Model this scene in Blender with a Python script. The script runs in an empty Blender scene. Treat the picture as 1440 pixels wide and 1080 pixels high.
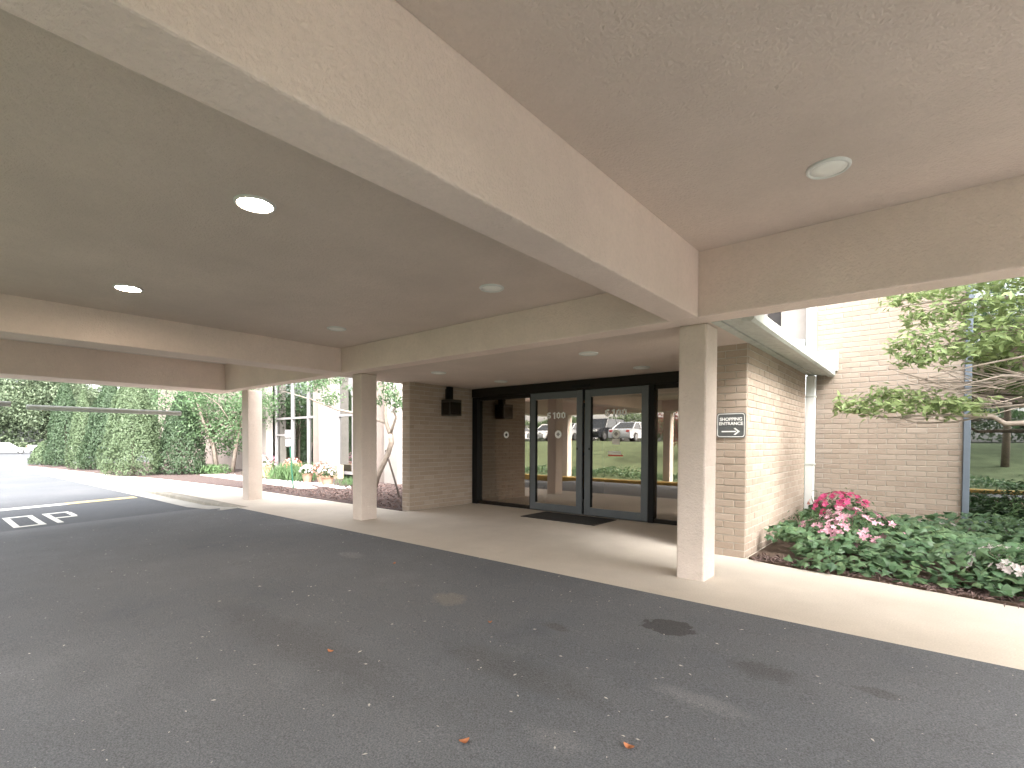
import bpy, bmesh, math, random
import numpy as np
from mathutils import Vector, Matrix
random.seed(7); rng = np.random.default_rng(7)
scene = bpy.context.scene
COL = scene.collection
R = math.radians

# ------------------------------------------------------------------ camera
cam_d = bpy.data.cameras.new('camera'); cam = bpy.data.objects.new('camera', cam_d); COL.objects.link(cam)
YAW, PIT, ROL = R(39.84), R(-1.239), R(0.2644)
fw = Vector((-math.sin(YAW)*math.cos(PIT), math.cos(YAW)*math.cos(PIT), math.sin(PIT)))
r0 = Vector((math.cos(YAW), math.sin(YAW), 0)); u0 = r0.cross(fw)
rt = r0*math.cos(ROL)+u0*math.sin(ROL); up = -r0*math.sin(ROL)+u0*math.cos(ROL)
m = Matrix.Identity(4)
for i in range(3): m[i][0] = rt[i]; m[i][1] = up[i]; m[i][2] = -fw[i]
m[2][3] = 1.3
cam.matrix_world = m
cam_d.sensor_width = 36; cam_d.lens = 707.57/1440*36; cam_d.shift_y = 97.22/1440
cam_d.clip_start = 0.05; cam_d.clip_end = 2000
scene.camera = cam

# ------------------------------------------------------------------ light
SUN_AZ = Vector((0.93, -0.37)).normalized(); SUN_EL = R(44)
world = bpy.data.worlds.new('World'); scene.world = world; world.use_nodes = True
wn = world.node_tree; wn.nodes.clear()
sky = wn.nodes.new('ShaderNodeTexSky'); sky.sky_type = 'NISHITA'; sky.sun_disc = False
sky.sun_elevation = SUN_EL; sky.sun_rotation = math.atan2(SUN_AZ.x, SUN_AZ.y); sky.dust_density = 5; sky.air_density = 1.0
hs = wn.nodes.new('ShaderNodeHueSaturation'); hs.inputs['Saturation'].default_value = 0.18
bg = wn.nodes.new('ShaderNodeBackground'); bg.inputs[1].default_value = 0.15
wo = wn.nodes.new('ShaderNodeOutputWorld')
wn.links.new(sky.outputs[0], hs.inputs['Color']); wn.links.new(hs.outputs[0], bg.inputs[0]); wn.links.new(bg.outputs[0], wo.inputs[0])
sd = bpy.data.lights.new('sun', 'SUN'); sd.energy = .5; sd.angle = R(30); sd.color = (1, .96, .9)
sun = bpy.data.objects.new('sun', sd); COL.objects.link(sun)
sv = Vector((SUN_AZ.x*math.cos(SUN_EL), SUN_AZ.y*math.cos(SUN_EL), math.sin(SUN_EL)))
sun.rotation_euler = sv.to_track_quat('Z', 'Y').to_euler(); sun.location = (8, -8, 14)
vs = scene.view_settings; vs.view_transform = 'Standard'; vs.look = 'None'; vs.gamma = 1; vs.exposure = 3.2
scene.render.engine = 'CYCLES'
scene.cycles.use_denoising = True
scene.cycles.max_bounces = 12; scene.cycles.diffuse_bounces = 8; scene.cycles.glossy_bounces = 5; scene.cycles.transparent_max_bounces = 16
scene.cycles.sample_clamp_indirect = 8

# ------------------------------------------------------------------ materials
MATS = {}
def new_mat(name):
    mt = bpy.data.materials.new(name); mt.use_nodes = True; MATS[name] = mt
    nt = mt.node_tree; b = nt.nodes['Principled BSDF']; return mt, nt, b
def nd(nt, t, **kw):
    n = nt.nodes.new(t)
    for k, v in kw.items(): setattr(n, k, v)
    return n
def mixc(nt, fac, a, b):
    n = nt.nodes.new('ShaderNodeMix'); n.data_type = 'RGBA'
    for sock, v in ((n.inputs[0], fac), (n.inputs[6], a), (n.inputs[7], b)):
        if hasattr(v, 'links') or hasattr(v, 'is_linked'): nt.links.new(v, sock)
        elif isinstance(v, (int, float)): sock.default_value = v
        else: sock.default_value = (*v, 1)
    return n.outputs[2]
def noise(nt, scale, detail=4, rough=.55, vec=None):
    n = nd(nt, 'ShaderNodeTexNoise'); n.inputs['Scale'].default_value = scale; n.inputs['Detail'].default_value = detail; n.inputs['Roughness'].default_value = rough
    if vec is None:
        tc = nd(nt, 'ShaderNodeNewGeometry'); vec = tc.outputs['Position']
    nt.links.new(vec, n.inputs['Vector']); return n.outputs[0]
def ramp(nt, src, p0, p1, c0=(0, 0, 0), c1=(1, 1, 1)):
    n = nd(nt, 'ShaderNodeValToRGB'); n.color_ramp.elements[0].position = p0; n.color_ramp.elements[1].position = p1
    n.color_ramp.elements[0].color = (*c0, 1); n.color_ramp.elements[1].color = (*c1, 1)
    nt.links.new(src, n.inputs[0]); return n.outputs[0]
def bump(nt, b, src, strength, dist=.01):
    n = nd(nt, 'ShaderNodeBump'); n.inputs['Strength'].default_value = strength; n.inputs['Distance'].default_value = dist
    nt.links.new(src, n.inputs['Height']); nt.links.new(n.outputs[0], b.inputs['Normal']); return n
def plain(name, col, rough=.6, metal=0., var=.12, vscale=6, bmp=0, bscale=60, spec=.5):
    mt, nt, b = new_mat(name)
    c2 = tuple(x*(1-var) for x in col)
    f = ramp(nt, noise(nt, vscale), .3, .7)
    nt.links.new(mixc(nt, f, col, c2), b.inputs['Base Color'])
    b.inputs['Roughness'].default_value = rough; b.inputs['Metallic'].default_value = metal; b.inputs['Specular IOR Level'].default_value = spec
    if bmp: bump(nt, b, noise(nt, bscale, 6), bmp)
    return mt
def stucco(name, col):
    mt, nt, b = new_mat(name)
    f = ramp(nt, noise(nt, .9, 7, .62), .34, .68); f2 = ramp(nt, noise(nt, 26, 6, .7), .45, .72); f3 = ramp(nt, noise(nt, 4.5, 5, .6), .55, .75)
    c = mixc(nt, f, col, tuple(x*.86 for x in col)); a3 = nd(nt, 'ShaderNodeMath', operation='MULTIPLY'); nt.links.new(f3, a3.inputs[0]); a3.inputs[1].default_value = .5
    c = mixc(nt, a3.outputs[0], c, tuple(x*.88 for x in col)); a2 = nd(nt, 'ShaderNodeMath', operation='MULTIPLY'); nt.links.new(f2, a2.inputs[0]); a2.inputs[1].default_value = .45
    c = mixc(nt, a2.outputs[0], c, tuple(x*.80 for x in col))
    nt.links.new(c, b.inputs['Base Color']); b.inputs['Roughness'].default_value = .85; b.inputs['Specular IOR Level'].default_value = .25
    n1 = noise(nt, 55, 3, .6); n2 = noise(nt, 9, 4)
    a = nd(nt, 'ShaderNodeMath', operation='MULTIPLY_ADD'); nt.links.new(n2, a.inputs[0]); a.inputs[1].default_value = .8; nt.links.new(n1, a.inputs[2])
    bump(nt, b, a.outputs[0], .85, .012); return mt
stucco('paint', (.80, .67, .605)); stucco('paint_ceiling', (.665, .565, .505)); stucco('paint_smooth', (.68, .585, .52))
def sepxyz(nt):
    g = nd(nt, 'ShaderNodeNewGeometry'); s = nd(nt, 'ShaderNodeSeparateXYZ'); nt.links.new(g.outputs['Position'], s.inputs[0]); return g.outputs['Position'], s
def spot(nt, pos, cx, cy, rx, ry, edge=.25, wob=.9):
    """soft-edged stain mask of its own shape on the ground"""
    mp = nd(nt, 'ShaderNodeMapping'); mp.inputs['Location'].default_value = (-cx/rx, -cy/ry, 0); mp.inputs['Scale'].default_value = (1/rx, 1/ry, 0)
    nt.links.new(pos, mp.inputs[0]); ln = nd(nt, 'ShaderNodeVectorMath', operation='LENGTH'); nt.links.new(mp.outputs[0], ln.inputs[0])
    w = noise(nt, 9, 6, .65); a = nd(nt, 'ShaderNodeMath', operation='MULTIPLY_ADD'); nt.links.new(w, a.inputs[0]); a.inputs[1].default_value = wob*2; nt.links.new(ln.outputs['Value'], a.inputs[2])
    mr = nd(nt, 'ShaderNodeMapRange', interpolation_type='SMOOTHSTEP'); nt.links.new(a.outputs[0], mr.inputs[0])
    for i, v in enumerate((1+wob-edge, 1+wob+edge, 1, 0)): mr.inputs[i+1].default_value = v
    return mr.outputs[0]
def asphalt():
    mt, nt, b = new_mat('asphalt'); pos, s = sepxyz(nt)
    big = ramp(nt, noise(nt, .55, 5), .35, .7); fine = ramp(nt, noise(nt, 160, 2, .7), .35, .68); mid = ramp(nt, noise(nt, 2.6, 6, .65), .38, .66)
    new = mixc(nt, big, (.128, .136, .148), (.190, .195, .203)); new = mixc(nt, mid, new, (.152, .157, .165))  # under the canopy: lighter tone offsets the shade, not a fresher surface
    outer = mixc(nt, big, (.094, .098, .106), (.112, .114, .12))  # beyond the canopy: colour darkened so the open light does not bleach it
    f = ramp(nt, s.outputs[0], 0, 1); f.node.color_ramp.elements[0].position = 0
    mr = nd(nt, 'ShaderNodeMapRange'); nt.links.new(s.outputs[0], mr.inputs[0]); mr.inputs[1].default_value = -11.60; mr.inputs[2].default_value = -11.40
    c = mixc(nt, mr.outputs[0], outer, new)
    for (cx, cy, rx, ry, e, colr, am) in ((-1.43, 3.48, .17, .14, .08, (0.075, 0.075, 0.076), .85), (-2.08, 2.99, .10, .05, .3, (0.106, 0.106, 0.106), .7), (-.73, 3.19, .16, .10, .6, (0.095, 0.095, 0.095), .6),
                                          (-3.15, 2.95, .16, .12, .3, (.27, .25, .21), .45), (-.91, 2.64, .22, .06, .5, (.33, .33, .33), .25), (-1.9, 2.3, .5, .12, .6, (0.106, 0.106, 0.106), .5),
                                          (-3.4, 1.7, 1.1, .18, .6, (0.116, 0.116, 0.119), .5), (-5.2, 3.3, .18, .1, .4, (.28, .28, .275), .4), (-1.3, 1.9, .14, .08, .4, (.27, .27, .27), .25), (-.2, 3.3, .12, .05, .3, (0.106, 0.106, 0.106), .6)):
        k = spot(nt, pos, cx, cy, rx, ry, e); a = nd(nt, 'ShaderNodeMath', operation='MULTIPLY'); nt.links.new(k, a.inputs[0]); a.inputs[1].default_value = am
        c = mixc(nt, a.outputs[0], c, colr)
    k2 = nd(nt, 'ShaderNodeMix'); k2.data_type = 'RGBA'; k2.blend_type = 'MULTIPLY'; k2.inputs[0].default_value = .85
    nt.links.new(c, k2.inputs[6]); nt.links.new(ramp(nt, noise(nt, 120, 4, .8), .33, .68, (.38, .38, .38), (1.5, 1.5, 1.5)), k2.inputs[7])
    nt.links.new(k2.outputs[2], b.inputs['Base Color']); b.inputs['Roughness'].default_value = .85; b.inputs['Specular IOR Level'].default_value = .2
    bump(nt, b, noise(nt, 130, 3, .7), .6, .006)
asphalt()
def concrete(name, c0, c1, c2):
    mt, nt, b = new_mat(name)
    f = ramp(nt, noise(nt, .9, 6, .6), .35, .68); f2 = ramp(nt, noise(nt, 5, 6, .65), .45, .75)
    c = mixc(nt, f, c0, c1); c = mixc(nt, f2, c, c2)
    sp = ramp(nt, noise(nt, 90, 3), .3, .7, (.88, .88, .88), (1.06, 1.06, 1.06)); k = nd(nt, 'ShaderNodeMix'); k.data_type = 'RGBA'; k.blend_type = 'MULTIPLY'; k.inputs[0].default_value = 1
    nt.links.new(c, k.inputs[6]); nt.links.new(sp, k.inputs[7])
    nt.links.new(k.outputs[2], b.inputs['Base Color']); b.inputs['Roughness'].default_value = .8; b.inputs['Specular IOR Level'].default_value = .3
    bump(nt, b, noise(nt, 120, 3), .25, .004)
concrete('concrete', (.66, .595, .515), (.54, .485, .415), (.60, .54, .465)); concrete('kerb_stone', (.33, .30, .25), (.26, .24, .20), (.42, .38, .31)); concrete('gutter_pan', (.42, .40, .36), (.36, .34, .31), (.45, .43, .38))
concrete('pale_path', (.55, .46, .41), (.5, .42, .38), (.45, .4, .36))
def brick(name, island):
    mt, nt, b = new_mat(name)
    if island: g = nd(nt, 'ShaderNodeNewGeometry'); rv = g.outputs['Random Per Island']
    else: g = nd(nt, 'ShaderNodeObjectInfo'); rv = g.outputs['Random']
    n = nd(nt, 'ShaderNodeValToRGB'); e = n.color_ramp.elements; e[0].position = 0; e[0].color = (.295, .228, .178, 1); e[1].position = 1; e[1].color = (.39, .318, .258, 1)
    x = e.new(.35); x.color = (.35, .28, .222, 1); x = e.new(.7); x.color = (.32, .252, .20, 1)
    nt.links.new(rv, n.inputs[0]); f = ramp(nt, noise(nt, 45, 4), .35, .75)
    c = mixc(nt, f, n.outputs[0], (.39, .325, .265)); c2 = nd(nt, 'ShaderNodeMix'); c2.data_type = 'RGBA'; c2.inputs[0].default_value = .45; nt.links.new(n.outputs[0], c2.inputs[6]); nt.links.new(c, c2.inputs[7])
    nt.links.new(c2.outputs[2], b.inputs['Base Color']); b.inputs['Roughness'].default_value = .85; b.inputs['Specular IOR Level'].default_value = .25
    bump(nt, b, noise(nt, 150, 4), .4, .004)
brick('brick', False); brick('brick_joined', True)
plain('mortar', (.45, .40, .34), .9, bmp=.3, var=.15)
plain('white_metal', (.66, .67, .65), .45, var=.06); plain('white_weathered', (.54, .56, .52), .6, var=.25, vscale=9); plain('dark_bronze', (.018, .014, .011), .5, var=.2, spec=.15)
plain('alu_grey', (.115, .125, .135), .38, metal=.35, var=.1); plain('black', (.010, .010, .010), .5, spec=.15); plain('mat_black', (.03, .028, .026), .9, bmp=.6, bscale=200)
plain('slate_frame', (.16, .19, .23), .45, metal=.2); plain('sign_grey', (.09, .095, .095), .5, var=.15, vscale=20); plain('sign_white', (.8, .8, .78), .5, var=.04)
plain('lantern_body', (.03, .024, .018), .45); plain('interior_brown', (.34, .18, .09), .7); plain('interior_dark', (.035, .03, .027), .6); plain('tile_dark', (.10, .09, .085), .35, var=.4, vscale=3)
plain('wood_bench', (.16, .05, .025), .45, var=.3); plain('building_beige', (.28, .23, .20), .85, bmp=.2); plain('building_white', (.32, .29, .265), .8); plain('curtain', (.68, .68, .68), .8)
plain('panel_grey', (.30, .28, .28), .6); plain('mulch', (.115, .078, .07), 1, var=.55, vscale=40, bmp=1, bscale=60); plain('soil', (.10, .065, .045), 1, var=.5, vscale=30, bmp=1, bscale=40)
plain('bark', (.23, .18, .14), .9, var=.4, vscale=14, bmp=.6, bscale=50); plain('bark_pale', (.36, .30, .25), .9, var=.35, vscale=12, bmp=.5, bscale=40); plain('bark_dark', (.08, .06, .05), .9, var=.4)
plain('grass', (.10, .125, .065), 1, var=.45, vscale=1.4, bmp=.9, bscale=40, spec=.1); plain('asphalt_worn', (.06, .062, .066), .9); plain('yellow_paint', (.42, .27, .07), .8, var=.45, vscale=3); plain('road_white', (.72, .70, .62), .7, var=.2, vscale=8)
plain('road_yellow', (.66, .52, .24), .7, var=.35, vscale=5); plain('terracotta', (.55, .33, .24), .8); plain('green_metal', (.02, .12, .07), .5); plain('tan_box', (.42, .35, .26), .6)
plain('tyre', (.02, .02, .02), .8); plain('rim', (.45, .45, .46), .35, metal=.7); plain('car_glass', (.02, .025, .03), .08); plain('lamp_red', (.35, .02, .02), .3); plain('lamp_clear', (.7, .7, .7), .2)
for nm, c in (('car_white', (.5, .5, .5)), ('car_silver', (.42, .44, .46)), ('car_black', (.02, .022, .026)), ('car_blue', (.10, .14, .2)), ('car_red', (.3, .03, .03))): plain(nm, c, .25, var=.02)
plain('red_sticker', (.55, .04, .03), .5); plain('decal_black', (.02, .02, .02), .5); plain('paper', (.75, .73, .68), .7); plain('orange_leaf', (.50, .20, .09), .8); plain('petal_litter', (.58, .55, .49), .8)
def leafmat(name, cols, rough=.5, trans=.35):
    mt, nt, b = new_mat(name); g = nd(nt, 'ShaderNodeNewGeometry'); n = nd(nt, 'ShaderNodeValToRGB'); e = n.color_ramp.elements
    e[0].position = 0; e[0].color = (*cols[0], 1); e[1].position = 1; e[1].color = (*cols[-1], 1)
    for i, c in enumerate(cols[1:-1]): x = e.new((i+1)/(len(cols)-1)); x.color = (*c, 1)
    nt.links.new(g.outputs['Random Per Island'], n.inputs[0]); nt.links.new(n.outputs[0], b.inputs['Base Color']); b.inputs['Roughness'].default_value = rough; b.inputs['Specular IOR Level'].default_value = .35
    tr = nd(nt, 'ShaderNodeBsdfTranslucent'); nt.links.new(n.outputs[0], tr.inputs[0]); mx = nd(nt, 'ShaderNodeMixShader'); mx.inputs[0].default_value = trans
    nt.links.new(b.outputs[0], mx.inputs[1]); nt.links.new(tr.outputs[0], mx.inputs[2]); nt.links.new(mx.outputs[0], nt.nodes['Material Output'].inputs[0])
leafmat('leaf_hedge', [(.105, .15, .08), (.13, .175, .095), (.08, .12, .062)]); leafmat('leaf_hedge_dark', [(.055, .092, .048), (.075, .115, .06), (.042, .072, .038)])
leafmat('leaf_tree', [(.09, .16, .075), (.12, .19, .09), (.075, .13, .06)]); leafmat('leaf_far', [(.11, .145, .085), (.135, .17, .10), (.085, .12, .07)])
leafmat('leaf_dogwood', [(.26, .34, .14), (.31, .38, .17), (.21, .29, .12)], trans=.45); leafmat('leaf_ivy', [(.065, .13, .06), (.10, .17, .08), (.045, .095, .045), (.13, .20, .09)], .4, .25)
leafmat('leaf_azalea', [(.07, .13, .05), (.10, .16, .07), (.05, .10, .04)]); leafmat('leaf_red', [(.14, .03, .025), (.18, .05, .035), (.10, .03, .03)]); leafmat('leaf_grass', [(.10, .18, .07), (.14, .22, .10)])
leafmat('flower_pink', [(.60, .07, .20), (.66, .11, .27), (.52, .04, .14)], trans=.25); leafmat('flower_pale', [(.56, .29, .36), (.60, .38, .43), (.52, .23, .31)], trans=.25); leafmat('flower_white', [(.50, .47, .44), (.54, .47, .46)], trans=.25)
leafmat('flower_coral', [(.7, .22, .16), (.75, .3, .25), (.7, .5, .45)], trans=.2); leafmat('chip', [(.15, .10, .09), (.20, .14, .125), (.09, .06, .055)], .95, 0); leafmat('pebble', [(.62, .60, .56), (.5, .48, .45), (.7, .68, .64)], .9, 0)
def glassmat(name, tint, refl, tr):
    mt, nt, b = new_mat(name); nt.nodes.remove(b)
    gl = nd(nt, 'ShaderNodeBsdfGlossy'); gl.inputs['Color'].default_value = (*tint, 1); gl.inputs['Roughness'].default_value = .012
    t = nd(nt, 'ShaderNodeBsdfTransparent'); t.inputs[0].default_value = (*tr, 1)
    fr = nd(nt, 'ShaderNodeFresnel'); fr.inputs[0].default_value = 1.5; mr = nd(nt, 'ShaderNodeMath', operation='MULTIPLY_ADD'); nt.links.new(fr.outputs[0], mr.inputs[0]); mr.inputs[1].default_value = 1 - refl; mr.inputs[2].default_value = refl
    mx = nd(nt, 'ShaderNodeMixShader'); nt.links.new(mr.outputs[0], mx.inputs[0]); nt.links.new(t.outputs[0], mx.inputs[1]); nt.links.new(gl.outputs[0], mx.inputs[2]); nt.links.new(mx.outputs[0], nt.nodes['Material Output'].inputs[0])
glassmat('glass_bronze', (.95, .90, .83), .36, (.66, .58, .50)); glassmat('glass_window', (.9, .92, .9), .3, (.3, .32, .32)); glassmat('glass_lantern', (.8, .8, .8), .06, (.5, .45, .38))
def emis(name, col, st):
    mt, nt, b = new_mat(name); b.inputs['Base Color'].default_value = (.8, .8, .8, 1); b.inputs['Emission Color'].default_value = (*col, 1); b.inputs['Emission Strength'].default_value = st
emis('lamp_lit', (1, .82, .64), 26); plain('lamp_lens', (.85, .85, .81), .4, var=.03)

# ------------------------------------------------------------------ mesh helpers
class MB:
    def __init__(s): s.v = []; s.f = []
    def add(s, v, f):
        o = len(s.v); s.v += [tuple(p) for p in v]; s.f += [tuple(i+o for i in q) for q in f]; return s
    def box(s, x0, x1, y0, y1, z0, z1):
        v = [(x, y, z) for z in (z0, z1) for y in (y0, y1) for x in (x0, x1)]
        return s.add(v, [(0, 2, 3, 1), (4, 5, 7, 6), (0, 1, 5, 4), (2, 6, 7, 3), (0, 4, 6, 2), (1, 3, 7, 5)])
    def prism(s, pts, z0, z1):
        n = len(pts); v = [(*p, z0) for p in pts]+[(*p, z1) for p in pts]
        return s.add(v, [tuple(range(n))[::-1], tuple(range(n, 2*n))]+[(i, (i+1) % n, n+(i+1) % n, n+i) for i in range(n)])
    def profile(s, pts, axis, a0, a1):
        """2-D outline swept along an axis: axis 'y' takes (x,z) points, axis 'x' takes (y,z)"""
        n = len(pts); mk = (lambda p, a: (p[0], a, p[1])) if axis == 'y' else (lambda p, a: (a, p[0], p[1]))
        v = [mk(p, a0) for p in pts]+[mk(p, a1) for p in pts]
        return s.add(v, [tuple(range(n)), tuple(range(n, 2*n))[::-1]]+[(i, n+i, n+(i+1) % n, (i+1) % n) for i in range(n)])
    def tube(s, pts, rad, seg=8, cap=True):
        pts = [Vector(p) for p in pts]; rad = rad if isinstance(rad, (list, tuple)) else [rad]*len(pts); base = len(s.v); v = []; f = []
        for i, p in enumerate(pts):
            d = (pts[min(i+1, len(pts)-1)]-pts[max(i-1, 0)]).normalized(); a = d.cross(Vector((.31, .17, .93))); a = a.normalized() if a.length > 1e-4 else Vector((1, 0, 0)); b = d.cross(a)
            for k in range(seg):
                t = 2*math.pi*k/seg; v.append(p+(a*math.cos(t)+b*math.sin(t))*rad[i])
        for i in range(len(pts)-1):
            for k in range(seg): f.append((i*seg+k, i*seg+(k+1) % seg, (i+1)*seg+(k+1) % seg, (i+1)*seg+k))
        if cap: f.append(tuple(range(seg))[::-1]); f.append(tuple((len(pts)-1)*seg+k for k in range(seg)))
        return s.add(v, f)
    def lathe(s, prof, cx=0, cy=0, cz=0, seg=24):
        v = []; f = []; n = len(prof)
        for k in range(seg):
            t = 2*math.pi*k/seg; v += [(cx+r*math.cos(t), cy+r*math.sin(t), cz+z) for r, z in prof]
        for k in range(seg):
            for i in range(n-1): f.append((k*n+i, ((k+1) % seg)*n+i, ((k+1) % seg)*n+i+1, k*n+i+1))
        return s.add(v, f)
    def build(s, name, mat, parent=None, bevel=0, smooth=False, seg=2):
        me = bpy.data.meshes.new(name); me.from_pydata(s.v, [], s.f); bm = bmesh.new(); bm.from_mesh(me); bmesh.ops.recalc_face_normals(bm, faces=bm.faces); bm.to_mesh(me); bm.free()
        return link(name, me, mat, parent, bevel, smooth, seg)
def link(name, me, mat, parent=None, bevel=0, smooth=False, seg=2):
    me.materials.clear(); me.materials.append(MATS[mat]); o = bpy.data.objects.new(name, me); COL.objects.link(o)
    if parent: o.parent = parent
    if smooth: me.polygons.foreach_set('use_smooth', [True]*len(me.polygons))
    if bevel:
        b = o.modifiers.new('bevel', 'BEVEL'); b.width = bevel; b.segments = seg; b.limit_method = 'ANGLE'; b.angle_limit = R(40)
    return o
def tag(o, label=None, cat=None, group=None, kind=None):
    if label: o['label'] = label
    if cat: o['category'] = cat
    if group: o['group'] = group
    if kind: o['kind'] = kind
    return o
def empty(name, loc, label, cat, group=None, rz=0):
    o = bpy.data.objects.new(name, None); COL.objects.link(o); o.location = loc; o.rotation_euler.z = rz; o.empty_display_size = .2
    return tag(o, label, cat, group)
def struct(o): o['kind'] = 'structure'; return o
def text_mesh(txt, size, bold=0., sx=1., spacing=1., align='CENTER'):
    c = bpy.data.curves.new('t', 'FONT'); c.body = txt; c.size = size; c.offset = bold; c.align_x = align; c.align_y = 'CENTER'; c.space_character = spacing; c.extrude = .0015; c.resolution_u = 3
    o = bpy.data.objects.new('t', c); COL.objects.link(o); dg = bpy.context.evaluated_depsgraph_get(); me = bpy.data.meshes.new_from_object(o.evaluated_get(dg)); bpy.data.objects.remove(o)
    me.transform(Matrix.Diagonal((sx, 1, 1, 1))); return me
def leaves(name, C, size, mat, parent=None, aspect=.5, nrm=None, jit=1., tdir=None, fold=.15, kind=None):
    """many small leaf faces: C centres (n,3), size (n,) or number"""
    n = len(C); C = np.asarray(C, float); size = np.broadcast_to(np.asarray(size, float), (n,))*(.75+.5*rng.random(n))
    N = rng.normal(size=(n, 3))*jit
    if nrm is not None: N = N*.6+np.asarray(nrm)
    N /= np.linalg.norm(N, axis=1, keepdims=True)+1e-9
    T = rng.normal(size=(n, 3)) if tdir is None else np.asarray(tdir)+rng.normal(size=(n, 3))*.45
    T -= (T*N).sum(1, keepdims=True)*N; T /= np.linalg.norm(T, axis=1, keepdims=True)+1e-9
    B = np.cross(N, T); L = size[:, None]; W = L*aspect
    V = np.stack([C-T*L/2, C+B*W/2-T*L*.05+N*L*fold, C+T*L/2, C-B*W/2-T*L*.05+N*L*fold], 1).reshape(-1, 3)
    me = bpy.data.meshes.new(name); me.vertices.add(4*n); me.vertices.foreach_set('co', V.ravel()); me.loops.add(6*n); me.polygons.add(2*n)
    b = (np.arange(n)*4)[:, None]; idx = np.concatenate([b+0, b+1, b+2, b+0, b+2, b+3], 1).ravel(); me.loops.foreach_set('vertex_index', idx)
    me.polygons.foreach_set('loop_start', np.arange(2*n)*3); me.polygons.foreach_set('loop_total', np.full(2*n, 3)); me.update(); me.validate()
    o = link(name, me, mat, parent)
    if kind: o['kind'] = kind
    return o
def clumps(centres, radii, per, flat=1.):
    """points spread through clumps, denser toward each clump's shell; also outward normals"""
    P = []; Nn = []
    for c, r in zip(centres, radii):
        k = max(3, int(per*r*r)); d = rng.normal(size=(k, 3)); d /= np.linalg.norm(d, axis=1, keepdims=True); q = d*(r*rng.random(k)**.45)[:, None]; q[:, 2] *= flat
        P.append(np.asarray(c)+q); Nn.append(d+np.array([0, 0, .35]))
    return np.concatenate(P), np.concatenate(Nn)

# ================================================================== SETTING
g = MB(); S = 600; g.add([(-S, -S, -.56), (S, -S, -.56), (S, S, -.56), (-S, S, -.56)], [(0, 1, 2, 3)]); struct(g.build('ground', 'grass'))
def sstep(a, b, x): t = min(1, max(0, (x-a)/(b-a))); return t*t*(3-2*t)
def road_z(x, y):
    z = -.035*(4.1-min(4.1, max(-1.5, y))) - .10*sstep(-10.1, -12.2, x)
    if x < -36: z -= .26*min(1, (-36-x)/42)
    return z
def grid(name, mat, xs, ys, zf):
    b = MB(); nx = len(xs); v = [(x, y, zf(x, y)) for y in ys for x in xs]; f = [(j*nx+i, j*nx+i+1, (j+1)*nx+i+1, (j+1)*nx+i) for j in range(len(ys)-1) for i in range(nx-1)]; b.add(v, f); return b.build(name, mat, smooth=True)
xs = [-80+2*i for i in range(22)]+[-36+.8*i for i in range(30)]+[-12+.3*i for i in range(10)]+[-9+1*i for i in range(40)]
road = struct(grid('road', 'asphalt', xs, [-60, -30, -12, -6, -3, -1.5, 0, 1, 2, 3, 3.6, 4.1], road_z))
far_road = struct(grid('far_road', 'asphalt', [-80, -70, -60, -50, -42, -37.2], [4.1, 12, 30, 60], road_z))
# gutter pan and kerb along the open road
def kerb_y(x): return 4.1 - .012*max(0, -12-x) - .0011*max(0, -18-x)**2
kx = [-10.3-.9*i for i in range(30)]
b = MB()
for i in range(len(kx)-1):
    x0, x1 = kx[i], kx[i+1]; y0, y1 = kerb_y(x0), kerb_y(x1)
    b.add([(x0, y0-.34, road_z(x0, y0-.34)+.004), (x0, y0, road_z(x0, y0)+.006), (x1, y1, road_z(x1, y1)+.006), (x1, y1-.34, road_z(x1, y1-.34)+.004)], [(0, 1, 2, 3)])
struct(b.build('gutter_pan', 'gutter_pan'))
b = MB(); n = len(kx); sec = lambda x, y: [(x, y-.005, -.35), (x, y, -.03), (x, y+.03, .004), (x, y+.16, .006), (x, y+.16, -.35)]
v = sum([sec(x, kerb_y(x)) for x in kx], []); b.add(v, [(i*5+k, (i+1)*5+k, (i+1)*5+k+1, i*5+k+1) for i in range(n-1) for k in range(4)]); struct(b.build('kerb', 'kerb_stone'))
# entrance pavement (flush slab) with the walk running off to the left
pts = [(14, 4.1), (14, 4.9), (5, 5.0), (.58, 5.66), (-.34, 5.83), (-1.25, 5.92), (-1.58, 6.02), (-1.58, 7.72), (-7.50, 7.72), (-7.50, 5.9), (-15, 5.85), (-20, 5.5), (-24, 4.85), (-30, 4.3), (-36.4, 3.6)]
pts += [(x, kerb_y(x)+.16) for x in reversed(kx) if x < -10.4]+[(-10.3, 4.1)]
struct(MB().prism(pts, -.4, 0.0).build('pavement', 'concrete'))
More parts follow.
